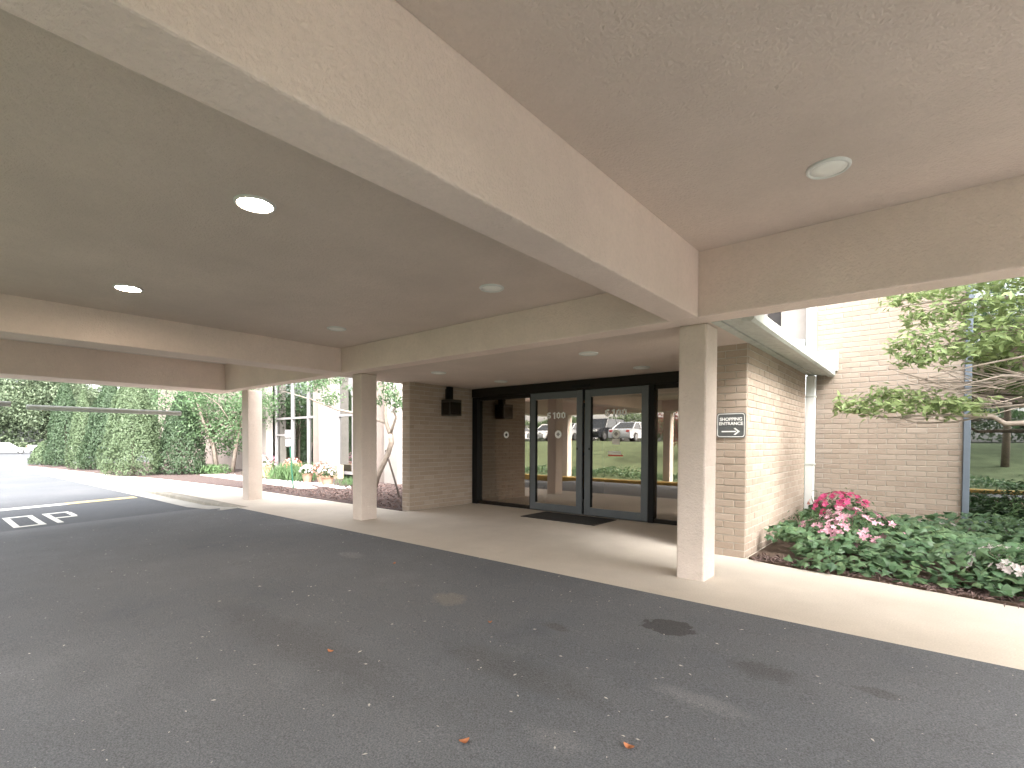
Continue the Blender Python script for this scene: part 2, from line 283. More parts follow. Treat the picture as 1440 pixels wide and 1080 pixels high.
# painted markings
b = MB(); ys_ = np.linspace(-1.2, 3.6, 12)
for a, c in zip(ys_[:-1], ys_[1:]):
    f_ = lambda y: -15.45+.0*y
    b.add([(f_(a), a, road_z(-15.4, a)+.004), (f_(c), c, road_z(-15.4, c)+.004), (f_(c)+.42, c, road_z(-15, c)+.004), (f_(a)+.42, a, road_z(-15, a)+.004)], [(0, 1, 2, 3)])
b.build('stop_line', 'road_white', road)
b = MB()
for a, c in zip(ys_[8:-1], ys_[9:]): b.add([(-15.45, a, road_z(-15.4, a)+.008), (-15.45, c, road_z(-15.4, c)+.008), (-15.03, c, road_z(-15, c)+.008), (-15.03, a, road_z(-15, a)+.008)], [(0, 1, 2, 3)])
b.build('stop_line_end', 'road_yellow', road)
def stroke_letter(ch):
    t = .09; w = .42; h = 1.7; o = []
    if ch == 'O': o = [(0, 0, t, h), (w-t, 0, w, h), (t, 0, w-t, t*1.8), (t, h-t*1.8, w-t, h)]
    if ch == 'P': o = [(0, 0, t, h), (t, h-t*1.8, w-.02, h), (t, h*.42, w-.02, h*.42+t*1.8), (w-t, h*.42+t*1.8, w, h-t*1.8)]
    if ch == 'T': o = [(w/2-t/2, 0, w/2+t/2, h-t*1.8), (0, h-t*1.8, w, h)]
    if ch == 'S': o = [(0, 0, w, t*1.8), (0, h-t*1.8, w, h), (0, h*.46, w, h*.46+t*1.8), (w-t, t*1.8, w, h*.46), (0, h*.46+t*1.8, t, h-t*1.8)]
    return o
for i, ch in enumerate('STOP'):
    b = MB(); yb = 1.12+(i-2)*.56; xb = -11.95
    for (a0, h0, a1, h1) in stroke_letter(ch):
        hs_ = np.linspace(h0, h1, 4)
        for p, q in zip(hs_[:-1], hs_[1:]): b.add([(xb-p, yb+a0, road_z(xb-p, yb+a0)+.005), (xb-q, yb+a0, road_z(xb-q, yb+a0)+.005), (xb-q, yb+a1, road_z(xb-q, yb+a1)+.005), (xb-p, yb+a1, road_z(xb-p, yb+a1)+.005)], [(0, 1, 2, 3)])
    b.build('letter', 'road_white', road)
# other side of the drive: painted kerb, rising lawn, car park on top (seen mirrored in the glass doors)
b = MB().profile([(-1.5, -.4), (-1.5, -.10), (-1.53, -.075), (-1.68, -.07), (-1.68, -.4)], 'x', -24, 24); struct(b.build('far_kerb', 'yellow_paint'))
def bank_z(x, y): t = sstep(-2.6, -16.5, y); return -.10+1.5*t+.05*math.sin(x*.7)*math.sin(y*.5)*(1 if y < -3 else 0)
struct(grid('grass_bank', 'grass', [-46+2*i for i in range(46)], [-1.66, -2.2, -3, -4, -5, -6.5, -8, -10, -12, -14, -16, -17.2], bank_z))
struct(MB().box(-60, 46, -27, -17.15, .6, 1.41).build('car_park', 'asphalt_worn'))
struct(MB().box(-60, 46, -60, -26.9, .6, 1.46).build('upper_ground', 'grass'))
struct(MB().box(-125, -86, -40, 60, -.6, -.50).build('far_car_park', 'asphalt_worn'))
# planting beds
struct(MB().prism([(-7.74, 5.9), (-15, 5.87), (-20, 5.52), (-24, 4.9), (-30, 4.35), (-36.3, 3.7), (-36.3, 9.68), (-7.74, 9.68)], -.4, .012).build('mulch_bed', 'mulch'))
struct(MB().prism([(-21, 6.95), (-13.2, 6.75), (-12.9, 7.15), (-14, 7.5), (-21, 7.75)], -.05, .03).build('side_path', 'pale_path'))
bed = [(-1.56, 6.04), (-1.25, 5.94), (-.34, 5.85), (.58, 5.68), (5, 5.02), (14, 4.92), (14, 9.5), (-1.56, 9.5)]
struct(MB().prism(bed, -.4, .02).build('soil_bed', 'soil'))

# ================================================================== CANOPY
can = empty('canopy', (-5, 4.6, 0), 'cream painted concrete drive-through canopy on square columns over the entrance drive', 'canopy')
def cpart(b, name, mat, bev=.012):
    o = b.build(name, mat, None, bev); o.parent = can; o.matrix_parent_inverse = can.matrix_world.inverted() if False else Matrix.Translation((5, -4.6, 0)); return o
ZB = 2.42
for x0, x1 in ((-1.89, -1.62), (-7.46, -7.20), (-11.82, -11.5)):
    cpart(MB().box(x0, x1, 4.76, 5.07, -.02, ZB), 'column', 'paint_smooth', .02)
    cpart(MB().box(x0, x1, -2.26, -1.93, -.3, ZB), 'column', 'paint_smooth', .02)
TOP = 3.25
# long beams over the two column rows, cross beams between them (butted, not overlapping)
for y0, y1 in ((4.53, 4.785), (-1.95, -1.69)):
    yb = 5.10 if y0 > 0 else y1; ya = y0 if y0 > 0 else -2.28
    cpart(MB().box(-13.0, 3.9, ya if y0 < 0 else y0, y1 if y0 > 0 else y1, ZB, TOP), 'long_beam', 'paint')
for x0, x1 in ((-1.89, -1.62), (-7.88, -7.40), (-13.0, -12.1), (3.6, 3.9)):
    cpart(MB().box(x0, x1, -1.688, 4.528, ZB+.002, TOP), 'cross_beam', 'paint')
for x0, x1, z in ((-1.618, 3.598, 3.0), (-7.398, -1.892, 2.81), (-12.098, -7.882, 3.0)):
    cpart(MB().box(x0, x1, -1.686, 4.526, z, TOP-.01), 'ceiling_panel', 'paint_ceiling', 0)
cpart(MB().box(-13.02, 3.92, -2.3, 4.79, TOP, TOP+.12), 'roof_slab', 'paint', .01)
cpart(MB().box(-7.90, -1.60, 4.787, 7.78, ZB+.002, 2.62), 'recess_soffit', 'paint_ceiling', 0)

# ceiling downlights
def downlight(x, y, z, lit, label):
    e = empty('downlight', (x, y, z), label, 'ceiling light', 'round flush lights in the canopy ceilings')
    MB().lathe([(.099, -.006), (.103, -.014), (.113, -.016), (.121, -.008), (.122, .002)], seg=36).build('trim_ring', 'white_metal', e, smooth=True)
    MB().lathe([(0, -.0105), (.05, -.0105), (.1, -.0085), (.101, .0)], seg=36).build('lens', 'lamp_lit' if lit else 'lamp_lens', e, smooth=True)
XA, XB = -3.33, -6.13
downlight(XA, 1.43, 2.81, True, 'large lit round light in the middle of the lower ceiling bay')
downlight(XB, 1.41, 2.81, True, 'smaller lit round light near the left cross beam')
downlight(XA, 3.67, 2.81, False, 'unlit round light in the middle bay near the big diagonal beam')
downlight(XB, 3.68, 2.81, False, 'unlit round light above the middle column in the middle bay')
downlight(-.52, 3.65, 3.0, False, 'unlit round light alone in the right-hand ceiling bay')
downlight(-6.14, 5.5, ZB, False, 'unlit round light in the door recess near the brick wing wall corner')
downlight(-6.10, 6.98, ZB, False, 'unlit round light in the recess just above the left sidelight glass')
downlight(XA, 5.48, ZB, False, 'unlit round light in the recess nearer the long beam on the right')
downlight(XA, 6.98, ZB, False, 'unlit round light in the recess just above the right sliding door')

# clearance bars hung outside the left end of the canopy
def clearance(y0, y1, z, label):
    e = empty('clearance_bar', (-13.12, y0, z), label, 'clearance bar')
    b = MB().tube([(0, 0, 0), (0, y1-y0, 0)], .048, 14); b.build('bar', 'white_weathered', e, smooth=True)
    for t in (.12, .88): MB().tube([(0, (y1-y0)*t, .04), (.13, (y1-y0)*t, 2.46-z)], .003, 5).build('hanger_wire', 'black', e)
clearance(1.43, 3.97, 1.92, 'long pale tube hanging as a clearance bar in front of the hedges')
clearance(-1.3, 1.22, 1.965, 'pale hanging clearance tube cut off by the left picture edge')

# ================================================================== BRICK WALLS
BL, BH, JT = .240, .0813, .011
brick_cache = {}
def brick_mesh(length, axis, depth):
    k = (round(length, 3), axis, depth)
    if k not in brick_cache:
        l, h = length/2, (BH-JT)/2; c = .004
        me = bpy.data.meshes.new('brick'); bb = MB()
        o = [(-l, -h), (l, -h), (l, h), (-l, h)]; i_ = [(-l+c, -h+c), (l-c, -h+c), (l-c, h-c), (-l+c, h-c)]
        # axis: outward direction '-y','+x'
        mk = {'-y': lambda a, z, d: (a, -d, z), '+x': lambda a, z, d: (d, a, z), '-x': lambda a, z, d: (-d, a, z)}[axis]
        v = [mk(a, z, -.02) for a, z in o]+[mk(a, z, depth-c*.7) for a, z in o]+[mk(a, z, depth) for a, z in i_]
        f = [(a+s_, (a+1) % 4+s_, (a+1) % 4+4+s_, a+4+s_) for s_ in (0, 4) for a in range(4)]+[(8, 9, 10, 11)]
        me.from_pydata(v, [], f); bm = bmesh.new(); bm.from_mesh(me); bmesh.ops.recalc_face_normals(bm, faces=bm.faces); bm.to_mesh(me); bm.free(); me.materials.append(MATS['brick']); brick_cache[k] = me
    return brick_cache[k]
def face_bricks(axis, a0, a1, fixed, z0, z1, first_off=0.):
    out = []; nc = int(round((z1-z0)/BH))
    for c in range(nc):
        z = z0+(c+.5)*BH; off = first_off+(BL/2 if c % 2 else 0); a = a0-off
        while a < a1-.02:
            s_, e_ = max(a, a0), min(a+BL, a1)
            if e_-s_ > .035:
                mid = (s_+e_)/2; ln = e_-s_-JT; p = (mid, fixed, z) if axis == '-y' else (fixed, mid, z); out.append((p, ln, axis))
            a += BL
    return out
def brick_wall(name, loc, label, faces, core, prio, depth=.007):
    e = empty(name, loc, label, 'brick wall'); L = Vector(loc); inv = Matrix.Translation(-L)
    for cb in core:
        o = MB().box(*cb).build('mortar_core', 'mortar', e); o.matrix_parent_inverse = inv
    br = sum(faces, []); br.sort(key=prio)
    for p, ln, ax in br[:300]:
        o = bpy.data.objects.new('brick', brick_mesh(ln, ax, depth+random.uniform(-.0015, .0015) if False else depth)); COL.objects.link(o); o.parent = e; o.location = Vector(p)-L
        k = random.uniform(-.0018, .0018); o.location += Vector((k, 0, 0)) if ax != '-y' else Vector((0, k, 0))
    rest = br[300:]
    if rest:
        bb = MB()
        for p, ln, ax in rest:
            me = brick_mesh(ln, ax, depth); bb.add([(v.co.x+p[0], v.co.y+p[1], v.co.z+p[2]) for v in me.vertices], [tuple(q.vertices) for q in me.polygons])
        o = bb.build('brick_field', 'brick_joined', e); o.matrix_parent_inverse = inv; o['kind'] = 'stuff'
    return e
WX = -7.52
brick_wall('brick_wing_wall', (-7.6, 6.9, 0), 'tan brick wing wall with black lantern left of the glass doors',
           [face_bricks('+x', 6.01, 7.69, WX, 0, 2.42), face_bricks('-y', -7.73, WX, 6.01, 0, 2.42)], [(-7.73, WX, 6.01, 9.66, -.05, 2.415)], lambda b: b[0][1])
brick_wall('brick_pier_wall', (-1.8, 6.5, 0), 'tan brick pier wall with shopping entrance sign behind the nearest column',
           [face_bricks('-y', -2.02, -1.6, 6.03, 0, 2.44, .06), face_bricks('+x', 6.03, 9.36, -1.6, 0, 2.44)], [(-2.02, -1.6, 6.03, 9.36, -.05, 2.44)], lambda b: (b[0][1] > 6.04, b[0][1]))
brick_wall('brick_back_wall', (-.6, 9.8, 0), 'tall tan brick back wall beside the big window behind the azaleas',
           [face_bricks('-y', -1.5, .34, 9.7, .16, 4.7)], [(-1.5, .34, 9.7, 10.0, -.1, 4.72)], lambda b: b[0][2])

# ================================================================== VESTIBULE ROOF EDGE, DOWNSPOUT, VENT
e = empty('eave_gutter', (-1.45, 7.2, 2.4), 'white weathered eave and box gutter along the top of the brick pier wall', 'gutter'); inv = Matrix.Translation((1.45, -7.2, -2.4))
def ep(b, n, mt_, bev=.004): o = b.build(n, mt_, e, bev); o.matrix_parent_inverse = inv; return o
Y0g, Y1g = 4.80, 9.66
for i, (x0, x1) in enumerate(((-1.598, -1.515), (-1.508, -1.43), (-1.423, -1.335))): ep(MB().box(x0, x1, Y0g, Y1g, ZB+.024*(2-i)*0+.0+(.012 if i == 1 else 0), ZB+.05), 'soffit_board', 'white_weathered')
ep(MB().profile([(-1.333, 2.40), (-1.25, 2.385), (-1.225, 2.41), (-1.215, 2.50), (-1.235, 2.502), (-1.24, 2.43), (-1.333, 2.43)], 'y', Y0g, Y1g), 'gutter_trough', 'white_weathered', .003)
ep(MB().box(-1.62, -1.337, Y0g, Y1g, 2.475, 2.52), 'roof_edge', 'white_metal')
ep(MB().box(-7.9, -1.622, 7.8, 9.66, 2.50, 2.62), 'flat_roof', 'white_weathered')
e = empty('downspout', (-1.53, 9.43, 0), 'white square downspout at the end of the brick pier wall', 'downspout')
MB().box(-.065, .065, -.05, .05, .02, 2.40).build('pipe', 'white_metal', e, .01)
for z in (.95, 2.05): MB().box(-.075, .075, -.056, .06, z, z+.03).build('strap', 'white_weathered', e, .003)
tag(MB().box(-1.60, -1.51, 9.52, 9.695, -.05, 2.38).build('slate_jamb', 'slate_frame', None, .006), 'slate blue vertical metal jamb behind the white downspout', 'jamb')
e = empty('vent_box', (-1.34, 9.66, 2.48), 'white square louvre vent box on the brick back wall above the gutter', 'vent')
MB().box(-.15, .15, -.10, .03, .0, .32).build('housing', 'white_metal', e, .006)
MB().box(-.115, .115, -.108, -.101, .035, .285).build('recess_panel', 'white_weathered', e)
for i in range(4): MB().profile([(-.125, .05+.06*i), (-.11, .05+.06*i), (-.105, .09+.06*i), (-.112, .09+.06*i)], 'x', -.11, .11).build('louvre', 'white_metal', e)

# ================================================================== GLASS ENTRANCE
DY = 7.70
ent = empty('glass_entrance', (-4.8, DY, 0), 'dark framed glass entrance wall with a pair of grey sliding doors numbered 6100', 'entrance'); inv = Matrix.Translation((4.8, -DY, 0))
def dp(b, n, mt_, bev=.004, parent=None):
    o = b.build(n, mt_, parent or ent, bev)
    if parent in (None, ent): o.matrix_parent_inverse = inv
    return o
dp(MB().box(-7.50, -7.36, DY-.03, DY+.12, .0, 2.24), 'jamb', 'black')
dp(MB().box(-7.50, -2.03, DY-.05, DY+.14, 2.242, 2.415), 'header', 'dark_bronze')
dp(MB().box(-3.53, -3.44, DY-.02, DY+.12, .0, 2.24), 'post', 'black'); dp(MB().box(-2.12, -2.03, DY-.02, DY+.12, 0, 2.24), 'jamb', 'black')
dp(MB().box(-6.02, -5.95, DY+.05, DY+.12, .0, 2.24), 'post', 'black')
for x0, x1 in ((-7.358, -6.022), (-3.438, -2.122)):
    dp(MB().box(x0, x1, DY+.02, DY+.10, .0, .07), 'sill', 'dark_bronze'); dp(MB().box(x0, x1, DY+.02, DY+.10, 2.17, 2.24), 'head_rail', 'dark_bronze')
    dp(MB().box(x0+.001, x1-.001, DY+.055, DY+.063, .071, 2.169), 'pane', 'glass_bronze', 0)
dp(MB().box(-4.98, -4.60, DY-.085, DY-.052, 2.27, 2.325), 'motion_sensor', 'black', .008)
def door(x0, x1, lock_side):
    d = dp(MB().box(x0, x0+.12, DY-.02, DY+.025, .02, 2.235).box(x1-.12, x1, DY-.02, DY+.025, .02, 2.235).box(x0+.121, x1-.121, DY-.02, DY+.025, 2.11, 2.235).box(x0+.121, x1-.121, DY-.02, DY+.025, .02, .15), 'sliding_door', 'alu_grey', .003)
    dp(MB().box(x0+.122, x1-.122, DY-.002, DY+.006, .151, 2.109), 'pane', 'glass_bronze', 0, d)
    xs_ = x1-.1 if lock_side > 0 else x0+.1
    dp(MB().box(xs_-.012, xs_+.012, DY-.03, DY-.021, 1.17, 1.21), 'lock', 'black', .002, d)
    dp(MB().box(x0+.125, x0+.15, DY-.018, DY-.004, .16, 2.10), 'gasket', 'black', 0, d)
    return d
d1 = door(-5.95, -4.785, 1); d2 = door(-4.735, -3.535, -1)
def on_glass(me, name, mat, x, y, z, parent):
    me.transform(Matrix.Translation((x, y, z)) @ Matrix.Rotation(R(90), 4, 'X')); return link(name, me, mat, parent)
def digits(x, z, parent):
    w, h, t = .088, .122, .031
    for i, ch in enumerate('6100'):
        b = MB(); x0 = x+(i-1.5)*.108-w/2+(.012 if ch == '1' else 0); R_ = []
        if ch == '0': R_ = [(t, 0, w-t, t), (t, h-t, w-t, h), (0, t*.5, t, h-t*.5), (w-t, t*.5, w, h-t*.5)]
        if ch == '6': R_ = [(t, 0, w-t, t), (t, h-t, w-.006, h), (t, h*.44, w-t, h*.44+t*.9), (0, t*.5, t, h-t*.5), (w-t, t*.5, w, h*.44+t*.5)]
        if ch == '1': R_ = [(w*.4, 0, w*.4+t*1.1, h), (w*.12, h-t*1.25, w*.4, h-t*.35)]
        for (a, c, e_, g_) in R_: b.add([(x0+a, DY-.006, z-h/2+c), (x0+e_, DY-.006, z-h/2+c), (x0+e_, DY-.006, z-h/2+g_), (x0+a, DY-.006, z-h/2+g_)], [(0, 1, 2, 3)])
        dp(b, 'digit', 'sign_white', 0, parent)
digits(-5.36, 1.80, d1); digits(-4.13, 1.81, d2)
def decal(x, y, z, r, parent, solid=True):
    dp(MB().add([(x+r*math.cos(t), y, z+r*math.sin(t)) for t in np.linspace(0, 2*math.pi, 28)[:-1]], [tuple(range(27))]), 'decal', 'sign_white', 0, parent)
    dp(MB().add([(x, y-.002, z-r*.55), (x+r*.55, y-.002, z), (x, y-.002, z+r*.55), (x-r*.55, y-.002, z)], [(0, 1, 2, 3)]), 'decal_diamond', 'decal_black' if solid else 'panel_grey', 0, parent)
decal(-6.62, DY+.052, 1.45, .068, ent); decal(-4.12, DY-.006, 1.45, .075, d2, False); decal(-5.31, DY-.006, 1.45, .075, d1, False)
dp(MB().box(-4.19, -4.05, DY-.007, DY-.004, 1.27, 1.37), 'notice', 'paper', 0, d2)
dp(MB().box(-4.27, -4.03, DY-.007, DY-.004, 1.10, 1.155), 'notice', 'paper', 0, d2); dp(MB().box(-4.27, -3.99, DY-.007, DY-.004, 1.07, 1.093), 'red_strip', 'red_sticker', 0, d2)
tag(MB().prism([(-5.50, 6.83), (-4.03, 6.83), (-4.03, 7.58), (-5.50, 7.58)], .001, .016).build('door_mat', 'mat_black', None, .005), 'black rubber door mat on the concrete in front of the sliding doors', 'mat')
# room behind the glass
vest = empty('vestibule', (-4.8, 9, 0), 'dim brown lobby room seen through the glass entrance', 'room'); vinv = Matrix.Translation((4.8, -9, 0))
def vp(b, n, mt_, bev=0): o = b.build(n, mt_, vest, bev); o.matrix_parent_inverse = vinv; return o
vp(MB().box(-7.5, -2.03, 7.85, 11.5, -.05, .004), 'floor', 'tile_dark'); vp(MB().box(-7.5, -2.03, 11.5, 11.6, 0, 2.42), 'back_wall', 'interior_brown'); vp(MB().box(-7.52, -7.42, 7.85, 11.49, .005, 2.40), 'side_wall', 'interior_brown')
vp(MB().box(-7.5, -2.03, 7.85, 11.6, 2.425, 2.48), 'lobby_ceiling', 'interior_dark'); vp(MB().box(-2.12, -2.04, 7.85, 11.49, .005, 2.40), 'side_wall', 'interior_brown')
be = empty('bench', (-6.75, 8.35, .004), 'low dark wooden bench inside behind the left sidelight glass', 'bench')
MB().box(-.55, .6, -.22, .22, .40, .46).build('seat', 'wood_bench', be, .01)
for sx in (-.5, .55):
    for sy in (-.18, .18): MB().box(sx-.035, sx+.035, sy-.035, sy+.035, 0, .40).build('leg', 'wood_bench', be, .004)
idr = empty('inner_door', (-6.1, 10.3, .004), 'inner glazed swing door with push bar inside the lobby', 'door')
MB().box(-.05, 0, -.5, -.44, 0, 2.2).box(-.05, 0, .44, .5, 0, 2.2).box(-.05, 0, -.439, .439, 2.1, 2.2).box(-.05, 0, -.439, .439, 0, .22).build('frame', 'dark_bronze', idr, .004)
MB().box(-.03, -.02, -.439, .439, .221, 2.099).build('pane', 'glass_window', idr); MB().box(0, .05, -.43, .43, 1.0, 1.07).build('push_bar', 'dark_bronze', idr, .01)

# lantern on the wing wall
la = empty('wall_lantern', (WX+.007, 6.95, 1.82), 'black square wall lantern on the tan brick wing wall', 'lantern')
MB().box(.0, .034, -.05, .05, .33, .54).build('back_plate', 'lantern_body', la, .004); MB().box(.035, .13, -.055, .055, .33, .58).build('stem', 'black', la, .006)
MB().box(.012, .26, -.16, .16, .27, .32).build('top_cap', 'lantern_body', la, .005); MB().box(.012, .26, -.16, .16, .0, .025).build('base_frame', 'lantern_body', la, .005)
for x in (.022, .248):
    for y in (-.15, .15): MB().box(x-.01, x+.01, y-.01, y+.01, .026, .269).build('corner_bar', 'lantern_body', la)
for y in (-.145, .145): MB().box(.034, .237, y-.003, y+.003, .027, .268).build('side_pane', 'glass_lantern', la)
MB().box(.245, .251, -.138, .138, .027, .268).build('front_pane', 'glass_lantern', la); MB().tube([(.13, 0, .04), (.13, 0, .2)], .035, 10).build('bulb', 'lamp_lens', la)

# shopping entrance sign on the pier
sg = empty('direction_sign', (-1.765, 6.022, 1.505), 'small grey sign reading SHOPPING ENTRANCE with right arrow on the brick pier', 'sign')
def rrect(w, h, r): return [(sx*(w/2-r)+r*math.cos(a), sy*(h/2-r)+r*math.sin(a)) for sx, sy, a0 in ((1, 1, 0), (-1, 1, 90), (-1, -1, 180), (1, -1, 270)) for a in [R(a0+t) for t in (0, 30, 60, 90)]]
def plate(w, h, r, d0, d1): return MB().add([(x, -d0, z) for x, z in rrect(w, h, r)]+[(x, -d1, z) for x, z in rrect(w, h, r)], [tuple(range(16)), tuple(range(16, 32))]+[(i, (i+1) % 16, 16+(i+1) % 16, 16+i) for i in range(16)])
plate(.315, .285, .03, .0, .012).build('panel', 'sign_grey', sg); 
o_, i_ = rrect(.298, .268, .028), rrect(.284, .254, .024)
MB().add([(x, -.0145, z) for x, z in o_]+[(x, -.0145, z) for x, z in i_], [(i, (i+1) % 16, 16+(i+1) % 16, 16+i) for i in range(16)]).build('border', 'sign_white', sg)
for tx, z in (('SHOPPING', .068), ('ENTRANCE', .018)):
    me = text_mesh(tx, .050, .0014, 1.02, 1.0); me.transform(Matrix.Translation((0, -.0145, z)) @ Matrix.Rotation(R(90), 4, 'X')); link('lettering', me, 'sign_white', sg)
MB().add([(-.1, -.015, -.078), (.055, -.015, -.078), (.055, -.015, -.064), (-.1, -.015, -.064)], [(0, 1, 2, 3)]).add([(.10, -.0152, -.071), (.05, -.0152, -.03), (.03, -.0152, -.035), (.072, -.0152, -.071), (.03, -.0152, -.107), (.05, -.0152, -.112)], [(0, 1, 2, 3), (0, 3, 4, 5)]).build('arrow', 'sign_white', sg)

# ================================================================== MAIN BUILDING
mb = empty('main_building', (-18, 10, 0), 'beige building front with tall windows and projecting white piers behind the plants', 'building'); minv = Matrix.Translation((18, -10, 0))
def mp(b, n, mt_, bev=0, parent=None):
    o = b.build(n, mt_, parent or mb, bev)
    if parent is None: o.matrix_parent_inverse = minv
    return o
mp(MB().box(-36, -21.05, 9.7, 10.2, -.1, 5.2), 'wall', 'building_beige'); mp(MB().box(-36, -7.5, 10.25, 16, -.1, 5.3), 'core', 'building_beige')
def bwin(x0, x1, muls, panels):
    w = mp(MB().box(x0, x0+.08, 9.78, 9.9, .15, 5.0).box(x1-.08, x1, 9.78, 9.9, .15, 5.0).box(x0+.081, x1-.081, 9.78, 9.9, 2.18, 2.26).box(x0+.081, x1-.081, 9.78, 9.9, 4.9, 5.0).box(x0+.081, x1-.081, 9.78, 9.9, .15, .25), 'window', 'panel_grey')
    for xm in muls: mp(MB().box(xm-.035, xm+.035, 9.77, 9.905, .26, 4.89), 'mullion', 'panel_grey', 0, w)
    mp(MB().box(x0+.081, x1-.081, 9.84, 9.848, .251, 2.179), 'pane', 'glass_window', 0, w); mp(MB().box(x0+.081, x1-.081, 9.84, 9.848, 2.261, 4.899), 'pane', 'glass_window', 0, w)
    for a, c, z0, z1, mt_ in panels: mp(MB().box(a, c, 10.05, 10.1, z0, z1), 'blind' if mt_ == 'curtain' else 'inner_panel', mt_, 0, w)
    return w
mp(MB().box(-21.04, -17.62, 10.2, 10.24, .05, 5.1), 'room_back', 'interior_dark'); mp(MB().box(-16.3, -13.75, 10.2, 10.24, .05, 5.1), 'room_back', 'interior_dark'); mp(MB().box(-12.35, -7.75, 10.2, 10.24, .05, 5.1), 'room_back', 'interior_dark')
w1 = bwin(-21.04, -17.64, (-19.6, -18.35), ((-20.9, -19.7, .3, 1.95, 'curtain'), (-19.5, -18.9, .3, 2.1, 'building_beige')))
mp(MB().box(-20.95, -19.64, 9.79, 9.89, 1.52, 1.58), 'transom', 'panel_grey', 0, w1)
bwin(-16.28, -13.76, (-15.3,), ((-16.1, -15.5, .3, 1.2, 'building_beige'),)); bwin(-12.33, -9.0, (-11.2, -10.1), ((-12.2, -11.3, .3, 2.1, 'curtain'),))
for x0, x1 in ((-22.4, -21.05), (-17.62, -16.30), (-13.74, -12.36), (-8.98, -7.9)):
    mp(MB().box(x0+.72, x1, 9.42, 10.2, -.1, 5.2), 'pier', 'building_white', .01); mp(MB().box(x0, x0+.719, 9.6, 10.2, -.1, 5.2), 'pier_panel', 'building_beige', .01)
mp(MB().box(-36, -7.5, 9.3, 10.6, 5.31, 5.6), 'parapet', 'building_beige')
mp(MB().box(-16.2, -15.72, 9.45, 9.69, -.02, .48), 'wall_box', 'tan_box', .01)
# upper storey pieces above the vestibule roof and the big window at right
ub = empty('upper_bay', (-1.9, 10, 2.6), 'cream upper wall bay with white corner trim above the flat vestibule roof', 'building'); uinv = Matrix.Translation((1.9, -10, -2.6))
def ubp(b, n, mt_, bev=0): o = b.build(n, mt_, ub, bev); o.matrix_parent_inverse = uinv; return o
ubp(MB().box(-2.05, -1.645, 9.74, 10.2, 2.62, 4.8), 'cream_pier', 'building_white', .006); ubp(MB().box(-1.643, -1.502, 9.60, 10.2, 2.52, 4.8), 'corner_trim', 'white_weathered', .006)
ubp(MB().box(-5.5, -2.051, 9.9, 9.95, 2.62, 4.8), 'dark_window', 'interior_dark'); ubp(MB().box(-2.36, -2.30, 9.82, 9.899, 2.62, 4.8), 'window_post', 'panel_grey'); ubp(MB().box(-1.96, -1.66, 9.58, 9.735, 2.63, 3.04), 'roof_vent', 'white_metal', .01)
ubp(MB().box(-8, 12, 9.96, 22, 4.81, 20), 'unseen_upper_storeys', 'brick_joined'); ubp(MB().box(-7.9, -5.51, 9.7, 10.2, 2.63, 4.8), 'cream_wall', 'building_beige')  # tall block over the bay is unseen, added to darken the right-hand bed
sw = empty('side_window', (1.8, 9.75, 0), 'tall dark glass window with slate frame at the right edge mirroring trees', 'window'); sinv = Matrix.Translation((-1.8, -9.75, 0))
def sp_(b, n, mt_, bev=0): o = b.build(n, mt_, sw, bev); o.matrix_parent_inverse = sinv; return o
sp_(MB().box(.345, .42, 9.64, 9.78, .16, 4.7), 'frame_jamb', 'slate_frame', .005); sp_(MB().box(3.6, 3.68, 9.64, 9.78, .16, 4.7), 'frame_jamb', 'slate_frame', .005); sp_(MB().box(.421, 3.599, 9.65, 9.77, .16, .21), 'frame_sill', 'slate_frame', .004)
sp_(MB().box(.421, 3.599, 9.65, 9.77, 4.6, 4.7), 'frame_head', 'slate_frame'); sp_(MB().box(.422, 3.598, 9.70, 9.708, .211, 4.599), 'pane', 'glass_window'); sp_(MB().box(1.98, 2.04, 9.66, 9.76, .212, 4.598), 'mullion', 'slate_frame')
sp_(MB().box(.36, 3.66, 11.6, 11.7, -.1, 4.7), 'room_back', 'interior_dark'); sp_(MB().box(3.681, 12, 9.7, 9.95, -.1, 4.7), 'wall_end', 'building_beige')
struct(MB().box(-1.5, 12.0, 9.50, 9.695, -.1, .15).build('wall_footing', 'gutter_pan', None, .01))

# ================================================================== VEGETATION
def cone_shrub(name, x, y, h, r, label, mat, n, size=.11, cat='shrub', group='tall clipped evergreens along the walk', flat_top=.15, z0=0.):
    e = empty(name, (x, y, z0), label, cat, group); k = n
    t = rng.random(k)**.8; ang = rng.random(k)*2*math.pi; prof = r*np.clip((1-t**1.7)*.93+.07, 0, 1)*np.where(t < .12, .82+1.5*t, 1)
    lump = 1+.10*np.sin(ang*3+t*9)+.07*np.sin(ang*7-t*17)+.05*np.sin(ang*13+t*31); rad = prof*lump*(1-.35*rng.random(k)**2.2)
    P = np.stack([rad*np.cos(ang), rad*np.sin(ang), .04+t*h], 1); Nn = np.stack([np.cos(ang), np.sin(ang), .4+0*ang], 1)
    leaves('foliage', P, size, mat, e, .45, Nn, .9, tdir=np.stack([np.cos(ang)*.5, np.sin(ang)*.5, 0*ang+.8], 1))
    MB().tube([(0, 0, -.05), (0, 0, h*.5), (0, 0, h*.9)], [.07, .05, .015], 7).build('stem', 'bark_dark', e)
    return e
cone_shrub('evergreen_shrub', -22.9, 5.35, 3.9, 1.0, 'largest pale green conical evergreen, nearest to the entrance walk', 'leaf_hedge', 24000, .085)
cone_shrub('evergreen_shrub', -22.3, 6.75, 3.1, .85, 'dark evergreen shrub squeezed between the largest cone and the spreading tree', 'leaf_hedge_dark', 15000, .09)
cone_shrub('evergreen_shrub', -28.0, 5.75, 3.9, 1.1, 'broad rounded evergreen with a dark right side, second along the walk', 'leaf_hedge_dark', 20000, .09)
